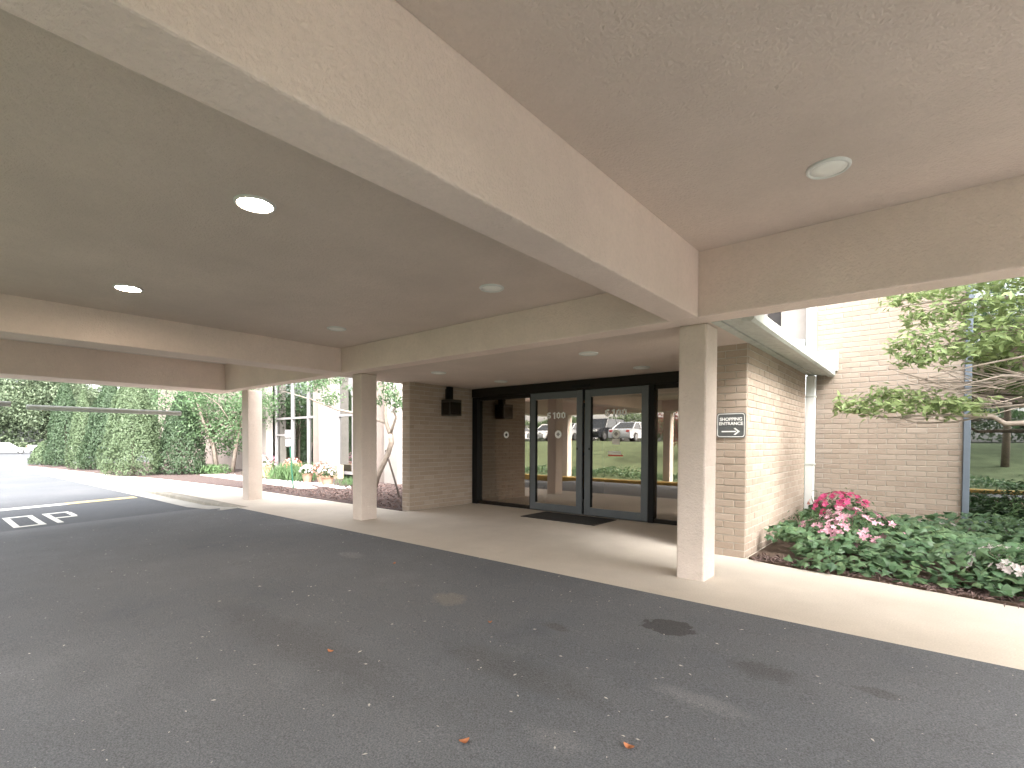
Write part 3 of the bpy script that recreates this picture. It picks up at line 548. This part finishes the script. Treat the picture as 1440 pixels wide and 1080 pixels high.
cone_shrub('evergreen_shrub', -29.3, 5.05, 3.5, .62, 'slim pale evergreen column pressed against the broad second shrub', 'leaf_hedge', 13000, .085)
cone_shrub('evergreen_shrub', -33.0, 5.0, 4.2, .85, 'dark slender evergreen farther along the walk, behind the slim pale column', 'leaf_hedge_dark', 13000, .1)
cone_shrub('low_hedge', -35.6, 4.45, 1.15, .55, 'low clipped hedge bush at the far end of the evergreen row', 'leaf_hedge', 5000, .09, 'hedge')
cone_shrub('low_hedge', -35.2, 5.0, 1.5, .6, 'knee-high dark hedge bush tucked behind the far low hedge', 'leaf_hedge_dark', 5000, .09, 'hedge')
def tree(name, x, y, z0, h, crown_r, crown_z, label, mat, nclump, per, size, trunk=.16, bark='bark', stems=1, group=None, clump_r=(.5, .95), flat=.8, sq=1., cat='tree'):
    e = empty(name, (x, y, z0), label, cat, group); tb = MB(); cz = crown_z; cen = []; rad = []
    for k in range(nclump):
        d = rng.normal(size=3); d /= np.linalg.norm(d); q = rng.random()**.4
        cen.append((d[0]*crown_r*q, d[1]*crown_r*q, cz+d[2]*(h-cz)*.85*q*sq)); rad.append(crown_r*rng.uniform(*clump_r)*.42)
    for s_ in range(stems):
        a = 2*math.pi*s_/max(1, stems)+.4; off = .09*stems*(stems > 1); bx, by = off*math.cos(a), off*math.sin(a); top = (bx*4, by*4, cz+(h-cz)*.5)
        tb.tube([(bx, by, -.1), (bx*1.6+.04, by*1.6, cz*.45), (bx*2.6, by*2.6-.03, cz*.8), top], [trunk, trunk*.8, trunk*.62, trunk*.2], 8)
        for k in range(s_, nclump, stems):
            if k % 2 == 0:
                c = Vector(cen[k]); st = Vector((bx*2, by*2, cz*.6+.25*(c.z-cz*.6)*.3)); md = st.lerp(c, .5)+Vector((0, 0, .08*h*rng.random())); tb.tube([st, md, c], [trunk*.4, trunk*.25, trunk*.07], 5)
    tb.build('trunk', bark, e, smooth=True)
    P, Nn = clumps(cen, rad, per, flat); leaves('crown', P, size, mat, e, .5, Nn, 1.)
    return e
tree('spreading_tree', -22.3, 8.3, 0, 4.2, 2.35, 2.5, 'spreading multi-stemmed green tree beside the far column', 'leaf_tree', 60, 360, .12, .09, 'bark_pale', 4, clump_r=(.55, .9))
leaves('crown_base_tuft', *[(lambda P: P)(np.stack([rng.normal(0, .45, 500)-21.9, rng.normal(0, .3, 500)+7.7, rng.random(500)*.35], 1))], .16, 'leaf_grass', None, .2, tdir=(0, 0, 1)); t_ = bpy.data.objects['crown_base_tuft']; t_.name = 'ground_plant'; tag(t_, 'low leafy green plant at the foot of the spreading tree', 'plant', kind='stuff')
# woodland far behind the cars
wood = [(-108, 14, 15), (-110, 4, 14), (-106, 24, 14), (-112, -6, 15), (-128, -8, 17), (-122, 8, 15), (-126, 22, 18), (-116, 32, 15), (-104, 30, 13), (-96, 38, 16), (-84, 30, 13), (-74, 26, 12), (-66, 22, 11), (-58, 20, 10.5), (-118, -24, 16), (-70, 38, 16), (-50, 17, 9.5), (-132, 40, 20)]

for x, y, h in wood:
    tree('woodland_tree', x, y, -.55, h, h*.42, h*.52, 'hazy green tree in the far woodland behind the parked vehicles', 'leaf_far', 60, 85, .42, .22, 'bark_dark', 1, 'far woodland trees', (.5, .9), 1., 1.1)
P = np.stack([rng.uniform(-113, -105, 16000), rng.uniform(-25, 60, 16000), -.5+rng.random(16000)**1.3*6.5], 1)
tag(leaves('woodland_undergrowth', P, .55, 'leaf_far', None, .5), 'green undergrowth along the foot of the far woodland', 'undergrowth', kind='stuff')
# small leaning tree between the middle column and the wing wall
st_ = empty('leaning_tree', (-10.45, 7.2, 0), 'slender leaning tree with a crooked pale trunk between the middle column and wing wall', 'tree'); stv = Matrix.Translation((10.45, -7.2, 0))
tb = MB(); limbs = [([(-10.5, 7.2, -.1), (-10.2, 7.2, .5), (-9.81, 7.2, 1.0), (-9.66, 7.2, 1.28), (-9.70, 7.2, 1.48)], [.085, .075, .065, .06, .055]),
    ([(-9.70, 7.2, 1.47), (-9.84, 7.2, 1.68), (-9.95, 7.22, 1.95), (-9.93, 7.25, 2.4), (-10.1, 7.3, 3.0)], [.05, .045, .04, .03, .012]), ([(-9.70, 7.2, 1.47), (-9.60, 7.18, 1.62), (-9.42, 7.15, 1.86), (-9.46, 7.1, 2.0), (-9.36, 7.1, 2.08), (-9.2, 7.05, 2.7)], [.035, .03, .024, .02, .016, .006]),
    ([(-9.90, 7.21, 1.75), (-10.7, 7.1, 1.95), (-11.7, 7.0, 2.12), (-12.8, 6.95, 2.42), (-14.4, 6.9, 2.75)], [.035, .034, .028, .02, .008]), ([(-11.7, 7.0, 2.12), (-12.3, 7.2, 2.6), (-12.9, 7.3, 3.0)], [.02, .014, .005])]
for p, r_ in limbs: tb.tube(p, r_, 8)
o = tb.build('trunk', 'bark_pale', st_, smooth=True); o.matrix_parent_inverse = stv
cen = []; rad = []
for p, _ in limbs[1:]:
    for q in range(13):
        t = rng.uniform(.45, 1)*(len(p)-1); i = min(int(t), len(p)-2); c = Vector(p[i]).lerp(Vector(p[i+1]), t-i); cen.append((c.x+rng.normal(0, .3), c.y+rng.normal(0, .3), c.z+abs(rng.normal(.1, .28)))); rad.append(rng.uniform(.16, .36))
P, Nn = clumps(cen, rad, 900, .6); o = leaves('crown', P, .075, 'leaf_tree', st_, .5, Nn); o.matrix_parent_inverse = stv
tag(MB().tube([(-9.33, 7.2, -.05), (-9.52, 7.2, .36), (-9.88, 7.2, 1.1)], .022, 8).build('support_stake', 'bark_dark'), 'dark wooden stake leaning against the slender crooked tree', 'stake')

# near tree at the right: layered sprays of pale leaves
nt_ = empty('dogwood_tree', (2.3, 7.7, 0), 'layered tree with pale green leaf sprays reaching in from the right edge', 'tree'); nv = Matrix.Translation((-2.3, -7.7, 0))
limbs = [([(2.35, 7.75, -.1), (2.2, 7.7, .7), (2.05, 7.65, 1.25), (1.9, 7.6, 1.9), (1.6, 7.6, 2.6), (1.2, 7.5, 3.3)], [.10, .09, .08, .06, .045, .02]),
    ([(2.05, 7.65, 1.25), (1.3, 7.55, 1.52), (.85, 7.5, 1.53), (.6, 7.5, 1.52), (.5, 7.5, 1.60), (.2, 7.48, 1.62), (-.05, 7.45, 1.63), (-.35, 7.4, 1.60), (-.7, 7.35, 1.66)], [.05, .036, .03, .027, .025, .02, .014, .009, .004]),
    ([(.45, 7.5, 1.61), (.2, 7.55, 1.55), (-.12, 7.5, 1.54), (-.3, 7.5, 1.6)], [.012, .010, .007, .004]), ([(1.3, 7.55, 1.52), (.9, 7.6, 1.74), (.5, 7.55, 1.70), (.15, 7.5, 1.72)], [.018, .013, .009, .004]),
    ([(1.95, 7.6, 1.7), (1.3, 7.5, 1.98), (.75, 7.45, 2.0), (.4, 7.4, 1.92), (.05, 7.35, 1.83)], [.04, .026, .018, .012, .004]), ([(.75, 7.45, 2.0), (.55, 7.3, 2.02), (.35, 7.2, 1.96), (.0, 7.1, 1.84)], [.012, .009, .006, .003]),
    ([(1.85, 7.6, 2.0), (1.2, 7.5, 2.45), (.8, 7.45, 2.55), (.45, 7.4, 2.52), (.0, 7.35, 2.36), (-.25, 7.3, 2.2)], [.04, .028, .02, .013, .008, .004]), ([(1.6, 7.6, 2.6), (1.0, 7.5, 2.8), (.5, 7.4, 2.85), (.0, 7.3, 2.88), (-.35, 7.25, 2.86)], [.035, .026, .018, .01, .004]),
    ([(.8, 7.45, 2.55), (.7, 7.4, 2.36), (.6, 7.4, 2.25)], [.02, .016, .012]), ([(1.2, 7.5, 2.1), (.7, 7.3, 2.2), (.3, 7.2, 2.12), (-.1, 7.1, 2.0)], [.016, .012, .008, .003]), ([(1.3, 7.6, 2.3), (.8, 7.8, 2.4), (.3, 7.9, 2.3)], [.018, .012, .004])]
tb = MB()
for p, r_ in limbs: tb.tube(p, r_, 7)
def twig(p0, n, ln, dx=-1.):
    for k in range(n):
        a = Vector(p0)+Vector((rng.normal(0, .1), rng.normal(0, .1), rng.normal(0, .04))); d = Vector((dx+rng.normal(0, .3), rng.normal(0, .4), rng.normal(.02, .22))).normalized(); b_ = a+d*ln*.5+Vector((0, 0, rng.normal(0, .04))); tb.tube([a, b_, b_+d*ln*.5+Vector((0, 0, .05))], [.006, .004, .0015], 4)
for p0, n_, l_ in (((.5, 7.4, 1.95), 14, .6), ((.2, 7.3, 1.9), 8, .5), ((.8, 7.5, 2.0), 12, .6), ((.6, 7.45, 1.75), 8, .5), ((.8, 7.4, 2.5), 8, .5), ((.3, 7.4, 2.8), 8, .5), ((-.1, 7.42, 1.64), 8, .35)): twig(p0, n_, l_)
o = tb.build('trunk', 'bark_pale', nt_, smooth=True); o.matrix_parent_inverse = nv
def spray(a, b_, n, w, lift=.04, th=.05):
    t = rng.random(n)[:, None]; a = np.array(a); b_ = np.array(b_); P = a+(b_-a)*t; wd = w*np.sqrt(np.clip(1-(1.7*(t-.42))**2, .08, 1)); th_ = rng.normal(size=(n, 1)); P = P+np.concatenate([rng.normal(size=(n, 1))*.05, th_*wd, rng.normal(size=(n, 1))*th+lift], 1); return P
Ps = [spray((.45, 7.5, 1.66), (-.88, 7.33, 1.70), 620, .22, .06, .055), spray((.0, 7.5, 1.8), (-.55, 7.3, 1.86), 140, .15, .04, .04), spray((1.1, 7.4, 3.0), (-.45, 7.25, 2.93), 620, .25, .03, .045), spray((1.0, 7.45, 2.78), (-.25, 7.3, 2.72), 430, .25, .0, .05), spray((1.1, 7.45, 2.62), (-.38, 7.25, 2.42), 520, .25, .0, .06),
      spray((.9, 7.4, 2.42), (-.3, 7.2, 2.22), 420, .22, .0, .05), spray((1.2, 7.7, 2.3), (.1, 7.6, 2.28), 220, .2, .0, .06), spray((1.9, 7.5, 3.3), (.3, 7.4, 3.25), 500, .4, .0, .1), spray((1.9, 7.5, 2.2), (1.0, 7.4, 2.2), 250, .3, .0, .08), spray((2.0, 7.9, 3.0), (3.6, 8.0, 2.8), 700, .6, .0, .15)]
P = np.concatenate(Ps+[p[::3]+rng.normal(0, .03, p[::3].shape) for p in Ps]); o = leaves('crown', P, .092, 'leaf_dogwood', nt_, .42, np.tile([[-.25, -.35, .8]], (len(P), 1)), .8, tdir=(-.6, -.2, .55), fold=.1); o.matrix_parent_inverse = nv

# ivy, azaleas and companions in the right-hand bed
def in_bed(x, y): return y > 5.72+.0*x - (.17*max(0, x+.34)) + (.12 if x < -.9 else 0) and y < 9.45
P = []; 
while len(P) < 9000:
    x = rng.uniform(-1.5, 4.6); y = rng.uniform(5.2, 9.45); edge = 5.88-.185*max(0, x+.4)+(.14*max(0, -x-.6))
    if y < edge+.03*math.sin(9*x)+.05*math.sin(3.1*x+1) or (x < -1.15 and y < 6.45): continue
    d = min(1, (y-edge)/.5); P.append((x, y, .03+(.16*d+.06)*rng.random()**.7+.06*d*(1+math.sin(3*x+2*y))))
P = np.array(P); n = len(P)
def ivy_mesh(P, size):
    V = []; Fc = []; out = [(-.0, -.5), (.30, -.42), (.52, -.10), (.24, .06), (0, .55), (-.24, .06), (-.52, -.10), (-.30, -.42)]
    for p in P:
        s_ = size*rng.uniform(.6, 1.25); nn = Vector((rng.normal(0, .38), rng.normal(-.28, .38), 1)).normalized(); a = rng.uniform(0, 6.28); t_ = Vector((math.cos(a), math.sin(a), 0)); t_ = (t_-nn*t_.dot(nn)).normalized(); b_ = nn.cross(t_); o0 = len(V); V.append(tuple(Vector(p)+nn*s_*.06))
        for u, v in out: V.append(tuple(Vector(p)+(b_*u+t_*v)*s_-nn*s_*.18*abs(u)))
        Fc += [(o0, o0+1+i, o0+1+(i+1) % 8) for i in range(8)]
    me = bpy.data.meshes.new('ivy'); me.from_pydata(V, [], Fc); return me
iv = link('ivy', ivy_mesh(P, .102), 'leaf_ivy', None); tag(iv, 'glossy green ivy ground cover filling the bed beside the walk', 'ground cover', kind='stuff')
def azalea(x, y, h, r, nl, nf, fmat, label, fsize=.055, lmat='leaf_azalea', cat='shrub', name='azalea_shrub', ftop=.4):
    e = empty(name, (x, y, .01), label, cat, 'flowering shrubs in the ivy bed'); tb = MB()
    for k in range(9):
        a = rng.uniform(0, 6.28); q = r*rng.uniform(.3, .85); tb.tube([(0, 0, -.03), (q*.4*math.cos(a), q*.4*math.sin(a), h*.5), (q*math.cos(a), q*math.sin(a), h*rng.uniform(.7, .95))], [.012, .008, .003], 5)
    tb.build('stems', 'bark', e)
    d = rng.normal(size=(nl, 3)); d /= np.linalg.norm(d, axis=1, keepdims=True); d[:, 2] = np.abs(d[:, 2]); q = rng.random(nl)[:, None]**.35; lump = (1+.16*np.sin(d[:, :1]*9+d[:, 1:2]*7)); P = d*q*lump*np.array([r, r, h]); leaves('foliage', P, .062, lmat, e, .42, d+[0, 0, .4], .8)
    if nf:
        V = []; Fc = []; nh = max(2, nf//6); hub = rng.normal(size=(nh, 3)); hub[:, 2] = np.abs(hub[:, 2])*.7+ftop; hub[:, 1] -= .35; hub /= np.linalg.norm(hub, axis=1, keepdims=True)
        for k in range(nf):
            hd = Vector(hub[k % nh])+Vector(rng.normal(0, .09, 3)); hd.normalize(); c = Vector((hd.x*r, hd.y*r, hd.z*h))*1.05; s_ = fsize*rng.uniform(.7, 1.15); nn = (hd+Vector(rng.normal(0, .35, 3))).normalized(); t_ = nn.orthogonal().normalized(); b_ = nn.cross(t_)
            for m_ in range(5):
                a = m_*1.2566+k; dd = t_*math.cos(a)+b_*math.sin(a); sd_ = nn.cross(dd); o0 = len(V); V += [tuple(c), tuple(c+dd*s_*.55+sd_*s_*.33+nn*s_*.22), tuple(c+dd*s_+nn*s_*.25), tuple(c+dd*s_*.55-sd_*s_*.33+nn*s_*.22)]; Fc += [(o0, o0+1, o0+2), (o0, o0+2, o0+3)]
        me = bpy.data.meshes.new('blossoms'); me.from_pydata(V, [], Fc); link('blossoms', me, fmat, e)
    return e
azalea(-1.0, 8.75, .56, .48, 1100, 130, 'flower_pink', 'hot pink flowering azalea below the brick back wall', .048)
azalea(-.75, 7.45, .47, .58, 1500, 150, 'flower_pale', 'pale pink flowering azalea in front of the hot pink one', .046)
azalea(.62, 6.3, .38, .42, 900, 70, 'flower_white', 'white flowering azalea low at the right picture edge', .042)
azalea(1.05, 8.6, .75, .62, 1500, 0, None, 'plain green leafy shrub under the big right-hand window', cat='shrub', name='leafy_shrub')
azalea(-1.28, 7.6, .42, .30, 420, 0, None, 'small green shrub against the brick pier wall', cat='shrub', name='leafy_shrub')
azalea(-1.33, 8.9, .62, .14, 90, 8, 'flower_coral', 'tiny upright reddish-tipped plant beside the white downspout', .03, name='leafy_shrub')

# potted flowers, grasses, pebbles and sign by the side path
def pot(x, y, h, r, fm, label, nf=40):
    e = empty('flower_pot', (x, y, .02), label, 'potted plant', 'flower pots along the side path'); MB().lathe([(r*.62, 0), (r*.95, h*.82), (r*1.06, h*.82), (r*1.06, h), (r*.9, h), (r*.85, h*.85), (0, h*.85)], seg=20).build('pot', 'terracotta', e, smooth=False)
    nl = 260; d = rng.normal(size=(nl, 3)); d /= np.linalg.norm(d, axis=1, keepdims=True); d[:, 2] = np.abs(d[:, 2]); leaves('foliage', d*rng.random((nl, 1))**.4*np.array([r*1.5, r*1.5, r*1.5])+[0, 0, h*.9], .07, 'leaf_azalea', e, .45, d)
    d = rng.normal(size=(nf*3, 3)); d /= np.linalg.norm(d, axis=1, keepdims=True); d[:, 2] = np.abs(d[:, 2])+.15; leaves('blossoms', d*np.array([r*1.5, r*1.5, r*1.5])+[0, 0, h*.95], .075, fm, e, .9, d, .5)
pot(-18.3, 8.15, .42, .26, 'flower_pale', 'terracotta pot of pale pink flowers nearest the far column', 60); pot(-17.0, 8.5, .34, .22, 'flower_coral', 'terracotta pot of coral flowers behind the grassy clump', 40)
pot(-14.75, 7.85, .30, .16, 'flower_white', 'small pot of white flowers right of the green sign pole', 30); pot(-14.3, 8.1, .34, .2, 'flower_coral', 'pot with orange-red flowers in the middle of the pot row', 34); pot(-13.35, 7.7, .3, .19, 'flower_white', 'leafy pot with white flowers near the middle column', 34)
def grass_clump(x, y, r, h, n, label):
    P = np.stack([rng.normal(0, r*.5, n)+x, rng.normal(0, r*.35, n)+y, rng.uniform(.1, h*.6, n)], 1); o = leaves('ornamental_grass', P, h, 'leaf_grass', None, .035, tdir=(0, 0, 1.3), fold=0.); tag(o, label, 'plant')
grass_clump(-16.3, 8.2, .85, .62, 1500, 'wide clump of tall bluish ornamental grass behind the sign pole'); grass_clump(-19.2, 8.3, .5, .4, 700, 'smaller green grass clump left of the pale pink pot'); grass_clump(-13.0, 8.3, .5, .3, 400, 'short grass tuft at the right end of the pot row')
V = MB()
for k in range(420):
    x = rng.uniform(-20, -12.2); y = 7.5+rng.normal(0, .10)+.18*math.sin(x*.8); s_ = rng.uniform(.03, .075); V.add([(x-s_, y, .02), (x, y-s_*.8, .02), (x+s_, y, .02), (x, y+s_*.8, .02), (x, y, .02+s_*.9)], [(0, 1, 4), (1, 2, 4), (2, 3, 4), (3, 0, 4)])
tag(V.build('edging_pebbles', 'pebble'), 'pale pebbles edging the pot bed along the side path', 'pebbles', kind='stuff')
sp2 = empty('post_sign', (-13.25, 6.66, 0), 'slim green post carrying a small two-tier dark and white sign', 'sign')
MB().tube([(0, 0, -.1), (-.12, 0, .6), (-.24, 0, 1.58)], .018, 8).build('post', 'green_metal', sp2)
for z, w in ((1.50, .36), (1.26, .30)):
    pl_ = MB().add([(x, y, zz) for y in (-.035, -.022) for x, zz in [(-.24+a*w/2, z+c) for a, c in ((-1, -.08), (-.8, -.11), (.8, -.11), (1, -.08), (1, .08), (.75, .115), (-.75, .115), (-1, .08))]], [tuple(range(8)), tuple(range(8, 16))]+[(i, (i+1) % 8, 8+(i+1) % 8, 8+i) for i in range(8)]).build('sign_plate', 'panel_grey', sp2)
    for k in (-.062, .0, .062): MB().box(-.24-w*.4, -.24+w*.4, -.041, -.037, z+k-.014, z+k+.014).build('text_band', 'sign_white', sp2)
Pm = np.stack([rng.uniform(-15, -7.76, 5200), rng.uniform(5.95, 9.3, 5200), rng.uniform(.012, .04, 5200)], 1); Pm = Pm[(Pm[:, 1] < 6.7) | (Pm[:, 0] > -12.8)]
tag(leaves('mulch_chips', Pm, .06, 'chip', None, .4, np.tile([[0, 0, .9]], (len(Pm), 1)), .7), 'shredded brown bark mulch around the leaning tree', 'mulch', kind='stuff')
Pm = np.stack([rng.uniform(-1.5, 3.0, 1500), np.zeros(1500), rng.uniform(.02, .035, 1500)], 1); Pm[:, 1] = 5.93-.185*np.maximum(0, Pm[:, 0]+.4)+.14*np.maximum(0, -Pm[:, 0]-.6)+rng.normal(0, .09, 1500)+.05
tag(leaves('leaf_litter', Pm, .07, 'chip', None, .25, np.tile([[0, 0, .9]], (1500, 1)), .6), 'dry brown leaf litter along the front edge of the ivy', 'leaf litter', kind='stuff')

# ================================================================== VEHICLES
def vehicle(kind, paint, loc, rz, label, group):
    e = empty('parked_car' if kind != 'pickup' else 'pickup_truck', loc, label, 'car' if kind != 'pickup' else 'pickup', group, rz)
    L, W, H = {'sedan': (4.6, 1.8, 1.45), 'suv': (4.8, 1.92, 1.78), 'pickup': (5.7, 1.98, 1.85)}[kind]; zb = .30 if kind != 'sedan' else .24; belt = {'sedan': .92, 'suv': 1.08, 'pickup': 1.10}[kind]
    hx = L/2
    if kind == 'sedan': low = [(-hx, zb+.12), (-hx+.08, zb), (hx-.1, zb), (hx, zb+.15), (hx-.02, .62), (hx-.35, .74), (hx-1.25, .88), (-hx+.75, .95), (-hx+.1, .90), (-hx, .7)]; roof = [(hx-1.25, .87), (hx-2.05, H), (-hx+1.35, H-.02), (-hx+.55, .93)]
    elif kind == 'suv': low = [(-hx, zb+.15), (-hx+.08, zb), (hx-.1, zb), (hx, zb+.2), (hx-.02, .80), (hx-.25, .95), (hx-1.15, 1.06), (-hx+.1, 1.09), (-hx, .9)]; roof = [(hx-1.15, 1.05), (hx-1.85, H), (-hx+.35, H-.03), (-hx+.06, 1.08)]
    else: low = [(-hx, zb+.2), (-hx+.08, zb), (hx-.1, zb), (hx, zb+.2), (hx-.02, .9), (hx-.2, 1.02), (hx-1.35, 1.1), (-hx+.02, 1.1), (-hx, .9)]; roof = [(hx-1.4, 1.09), (hx-2.05, H), (hx-3.1, H), (hx-3.45, 1.09)]
    n = len(low); w2 = W/2; v = []
    for s_, ins in ((-1, .05), (-1, 0), (1, 0), (1, .05)):
        for (x, z) in low: v.append((x*(1-.015*(ins > 0)), s_*(w2-ins), z if ins == 0 else min(z+.0, z)))
    f = [tuple(range(n)), tuple(range(3*n, 4*n))[::-1]]+[(r_*n+i, r_*n+(i+1) % n, (r_+1)*n+(i+1) % n, (r_+1)*n+i) for r_ in range(3) for i in range(n)]
    MB().add(v, f).build('body', paint, e, .05, True, 3)
    (xa, za), (xb, zb2), (xc, zc), (xd, zd) = roof; yi, yo = w2-.26, w2-.06
    gv = [(xa, -yo, za), (xa, yo, za), (xb, -yi, zb2), (xb, yi, zb2), (xc, -yi, zc), (xc, yi, zc), (xd, -yo, zd), (xd, yo, zd)]
    MB().add(gv, [(0, 1, 3, 2), (4, 5, 7, 6), (0, 2, 4, 6), (1, 7, 5, 3), (2, 3, 5, 4)]).build('glasshouse', 'car_glass', e, .03, False)
    MB().add([(xb+.10, -yi-.015, zb2-.05), (xb+.10, yi+.015, zb2-.05), (xb-.05, -yi, zb2+.022), (xb-.05, yi, zb2+.022), (xc+.05, -yi, zc+.022), (xc+.05, yi, zc+.022), (xc-.08, -yi-.015, zc-.05), (xc-.08, yi+.015, zc-.05)], [(0, 1, 3, 2), (2, 3, 5, 4), (4, 5, 7, 6), (0, 2, 4, 6), (1, 7, 5, 3), (0, 6, 7, 1)]).build('roof', paint, e, .02, False)
    for s_ in (-1, 1):
        for (p0, p1) in (((xa, za), (xb, zb2)), ((xd, zd), (xc, zc))): MB().tube([(p0[0], s_*(yo+.004), p0[1]), (p1[0], s_*(yi+.004), p1[1])], .04, 6).build('pillar', paint, e)
        xm = (xb+xc)/2; MB().tube([(xm, s_*(yo+.006), (za+zd)/2), (xm, s_*(yi+.006), zc)], .035, 6).build('pillar', paint, e)
        for xw in (hx-.9, -hx+.95):
            rw = .33 if kind == 'sedan' else .38; t = MB().tube([(xw, s_*(w2-.19), rw), (xw, s_*(w2+.015), rw)], rw, 22).build('tyre', 'tyre', e, .02); MB().tube([(xw, s_*(w2+.005), rw), (xw, s_*(w2+.028), rw)], rw*.62, 16).build('rim', 'rim', t)
        MB().box(hx-.16, hx+.012, s_*(w2-.32)-.16, s_*(w2-.32)+.16, belt*.68, belt*.80).build('headlight', 'lamp_clear', e, .02); MB().box(-hx-.012, -hx+.12, s_*(w2-.22)-.12, s_*(w2-.22)+.12, belt*.72, belt*.9).build('tail_light', 'lamp_red', e, .02)
    return e
g1 = 'cars parked on the rise across the drive'
for i, (k, p, x, lb) in enumerate((('sedan', 'car_white', -29.2, 'white car mirrored in the left sidelight glass'), ('sedan', 'car_white', -25.4, 'white sedan mirrored in the left sliding door, farther left'), ('sedan', 'car_silver', -22.9, 'silver sedan mirrored in the left sliding door beside the door edge'),
        ('suv', 'car_black', -20.2, 'black suv mirrored in the right sliding door'), ('sedan', 'car_silver', -17.6, 'silver car mirrored in the right sliding door behind the decal'), ('sedan', 'car_red', -12.2, 'dark red car mirrored in the right sidelight glass'))):
    vehicle(k, p, (x, -20.2, 1.41), R(90) if i % 2 else R(-90), lb, g1)
vehicle('sedan', 'car_white', (-92, 8.0, -.5), R(84), 'white sedan parked far off at the left picture edge', 'vehicles in the far car park'); vehicle('pickup', 'car_white', (-98, 13.6, -.5), R(94), 'white pickup parked beside the far white sedan', 'vehicles in the far car park'); vehicle('suv', 'car_blue', (-101, 18.6, -.5), R(90), 'dark blue car partly hidden behind the far evergreens', 'vehicles in the far car park')
# planting across the drive, mirrored in the glass
hd = MB()
P = np.stack([rng.uniform(-44, 10, 26000), rng.normal(-28.5, .7, 26000), np.zeros(26000)], 1); P[:, 2] = 1.4+rng.random(26000)**.6*(2.3+.35*np.sin(P[:, 0]*.8)); tag(leaves('back_hedge', P, .26, 'leaf_hedge', None, .5), 'long green hedge behind the mirrored parked cars', 'hedge')
P = np.stack([rng.uniform(-20, 8, 9000), rng.uniform(-4.6, -2.5, 9000), np.zeros(9000)], 1); P[:, 2] = [bank_z(a, b_) for a, b_ in P[:, :2]]; P[:, 2] += rng.random(9000)*.32*(.6+.4*np.sin(P[:, 0]*1.7)); tag(leaves('bank_ground_cover', P, .11, 'leaf_ivy', None, .5, np.tile([[0, 0, .7]], (9000, 1))), 'leafy ground cover on the bank behind the yellow kerb', 'ground cover', kind='stuff')
tree('red_maple', -9.6, -9.5, bank_z(-9.6, -9.5), 3.2, 1.7, 1.7, 'burgundy leaved small maple on the lawn, mirrored in the right door', 'leaf_red', 34, 300, .11, .07, 'bark_dark', 2)
for i, (x, y, h, lb) in enumerate(((2.2, -8, 7, 'green shade tree behind the viewpoint mirrored in the tall window'), (5.6, -13, 9, 'larger leafy tree up the bank mirrored in the tall window'), (-2.2, -14, 8, 'leafy lawn tree across the drive mirrored near the window frame'), (9, -20, 11, 'tall tree beside the car park mirrored at the window edge'), (1.5, -24, 11, 'tall tree behind the car park mirrored high in the window'))):
    tree('lawn_tree', x, y, bank_z(x, max(y, -17)), h, h*.36, h*.6, lb, 'leaf_tree', 44, 60, .26, .14, 'bark', 1, None, (.5, .9), .9)

tree('sun_screen_tree', 6.2, 6.8, 0, 10.5, 3.5, 6.0, 'unseen leafy tree added beyond the right picture edge to block the sun', 'leaf_tree', 80, 130, .19, .16, 'bark', 1, None, (.55, .9), .9)  # out of view, put in to keep sun off bed, pier and walk
tree('sun_screen_tree', 10.6, 6.6, 0, 12.5, 3.8, 7.5, 'second unseen tree added beyond the right picture edge to block the sun', 'leaf_tree', 50, 90, .19, .15, 'bark', 1, None, (.55, .9), .9)  # another added sun blocker, tall enough to shade the upper back wall
# litter on the asphalt
Pl = np.stack([rng.uniform(-10, .8, 800), rng.uniform(-.2, 4.08, 800), np.zeros(800)], 1); Pl[:, 2] = [max(road_z(a, b_), 0 if b_ > 4.1 else -9)+.006 for a, b_ in Pl[:, :2]]
tag(leaves('fallen_petals', Pl, .010+.02*rng.random(800)**2, 'petal_litter', None, .45, np.tile([[0, 0, 3.]], (800, 1)), .5, fold=.04), 'tiny pale petals and bits scattered over the asphalt', 'litter', kind='stuff')
for x, y, s_, a, lb in ((-3.0, 1.75, .045, .4, 'curled orange leaf on the asphalt near the bottom left'), (-1.63, 1.62, .05, 1.1, 'curled orange leaf on the asphalt at the bottom middle'), (-4.45, 3.35, .045, 2., 'orange leaf on the asphalt far out near the door side'), (-1.02, 2.05, .05, .1, 'pale tan leaf on the asphalt at bottom centre right'), (-2.5, 2.75, .03, .8, 'small orange leaf fragment near the dark oil stain')):
    z = road_z(x, y)+.004; b = MB(); n_ = 7; ca, sa = math.cos(a), math.sin(a)
    for i in range(n_):
        t = i/(n_-1); w = s_*.36*math.sin(math.pi*min(.97, max(.03, t)))**.8; zz = .012*(2*t-1)**2
        for k in (-1, 0, 1): px, py = (t-.5)*s_, k*w; b.v.append((x+px*ca-py*sa, y+px*sa+py*ca, z+zz+abs(k)*.006))
    b.f += [(i*3+k, i*3+k+1, (i+1)*3+k+1, (i+1)*3+k) for i in range(n_-1) for k in (0, 1)]
    tag(b.build('dry_leaf', 'orange_leaf', smooth=True), lb, 'leaf', 'dry leaves on the asphalt')
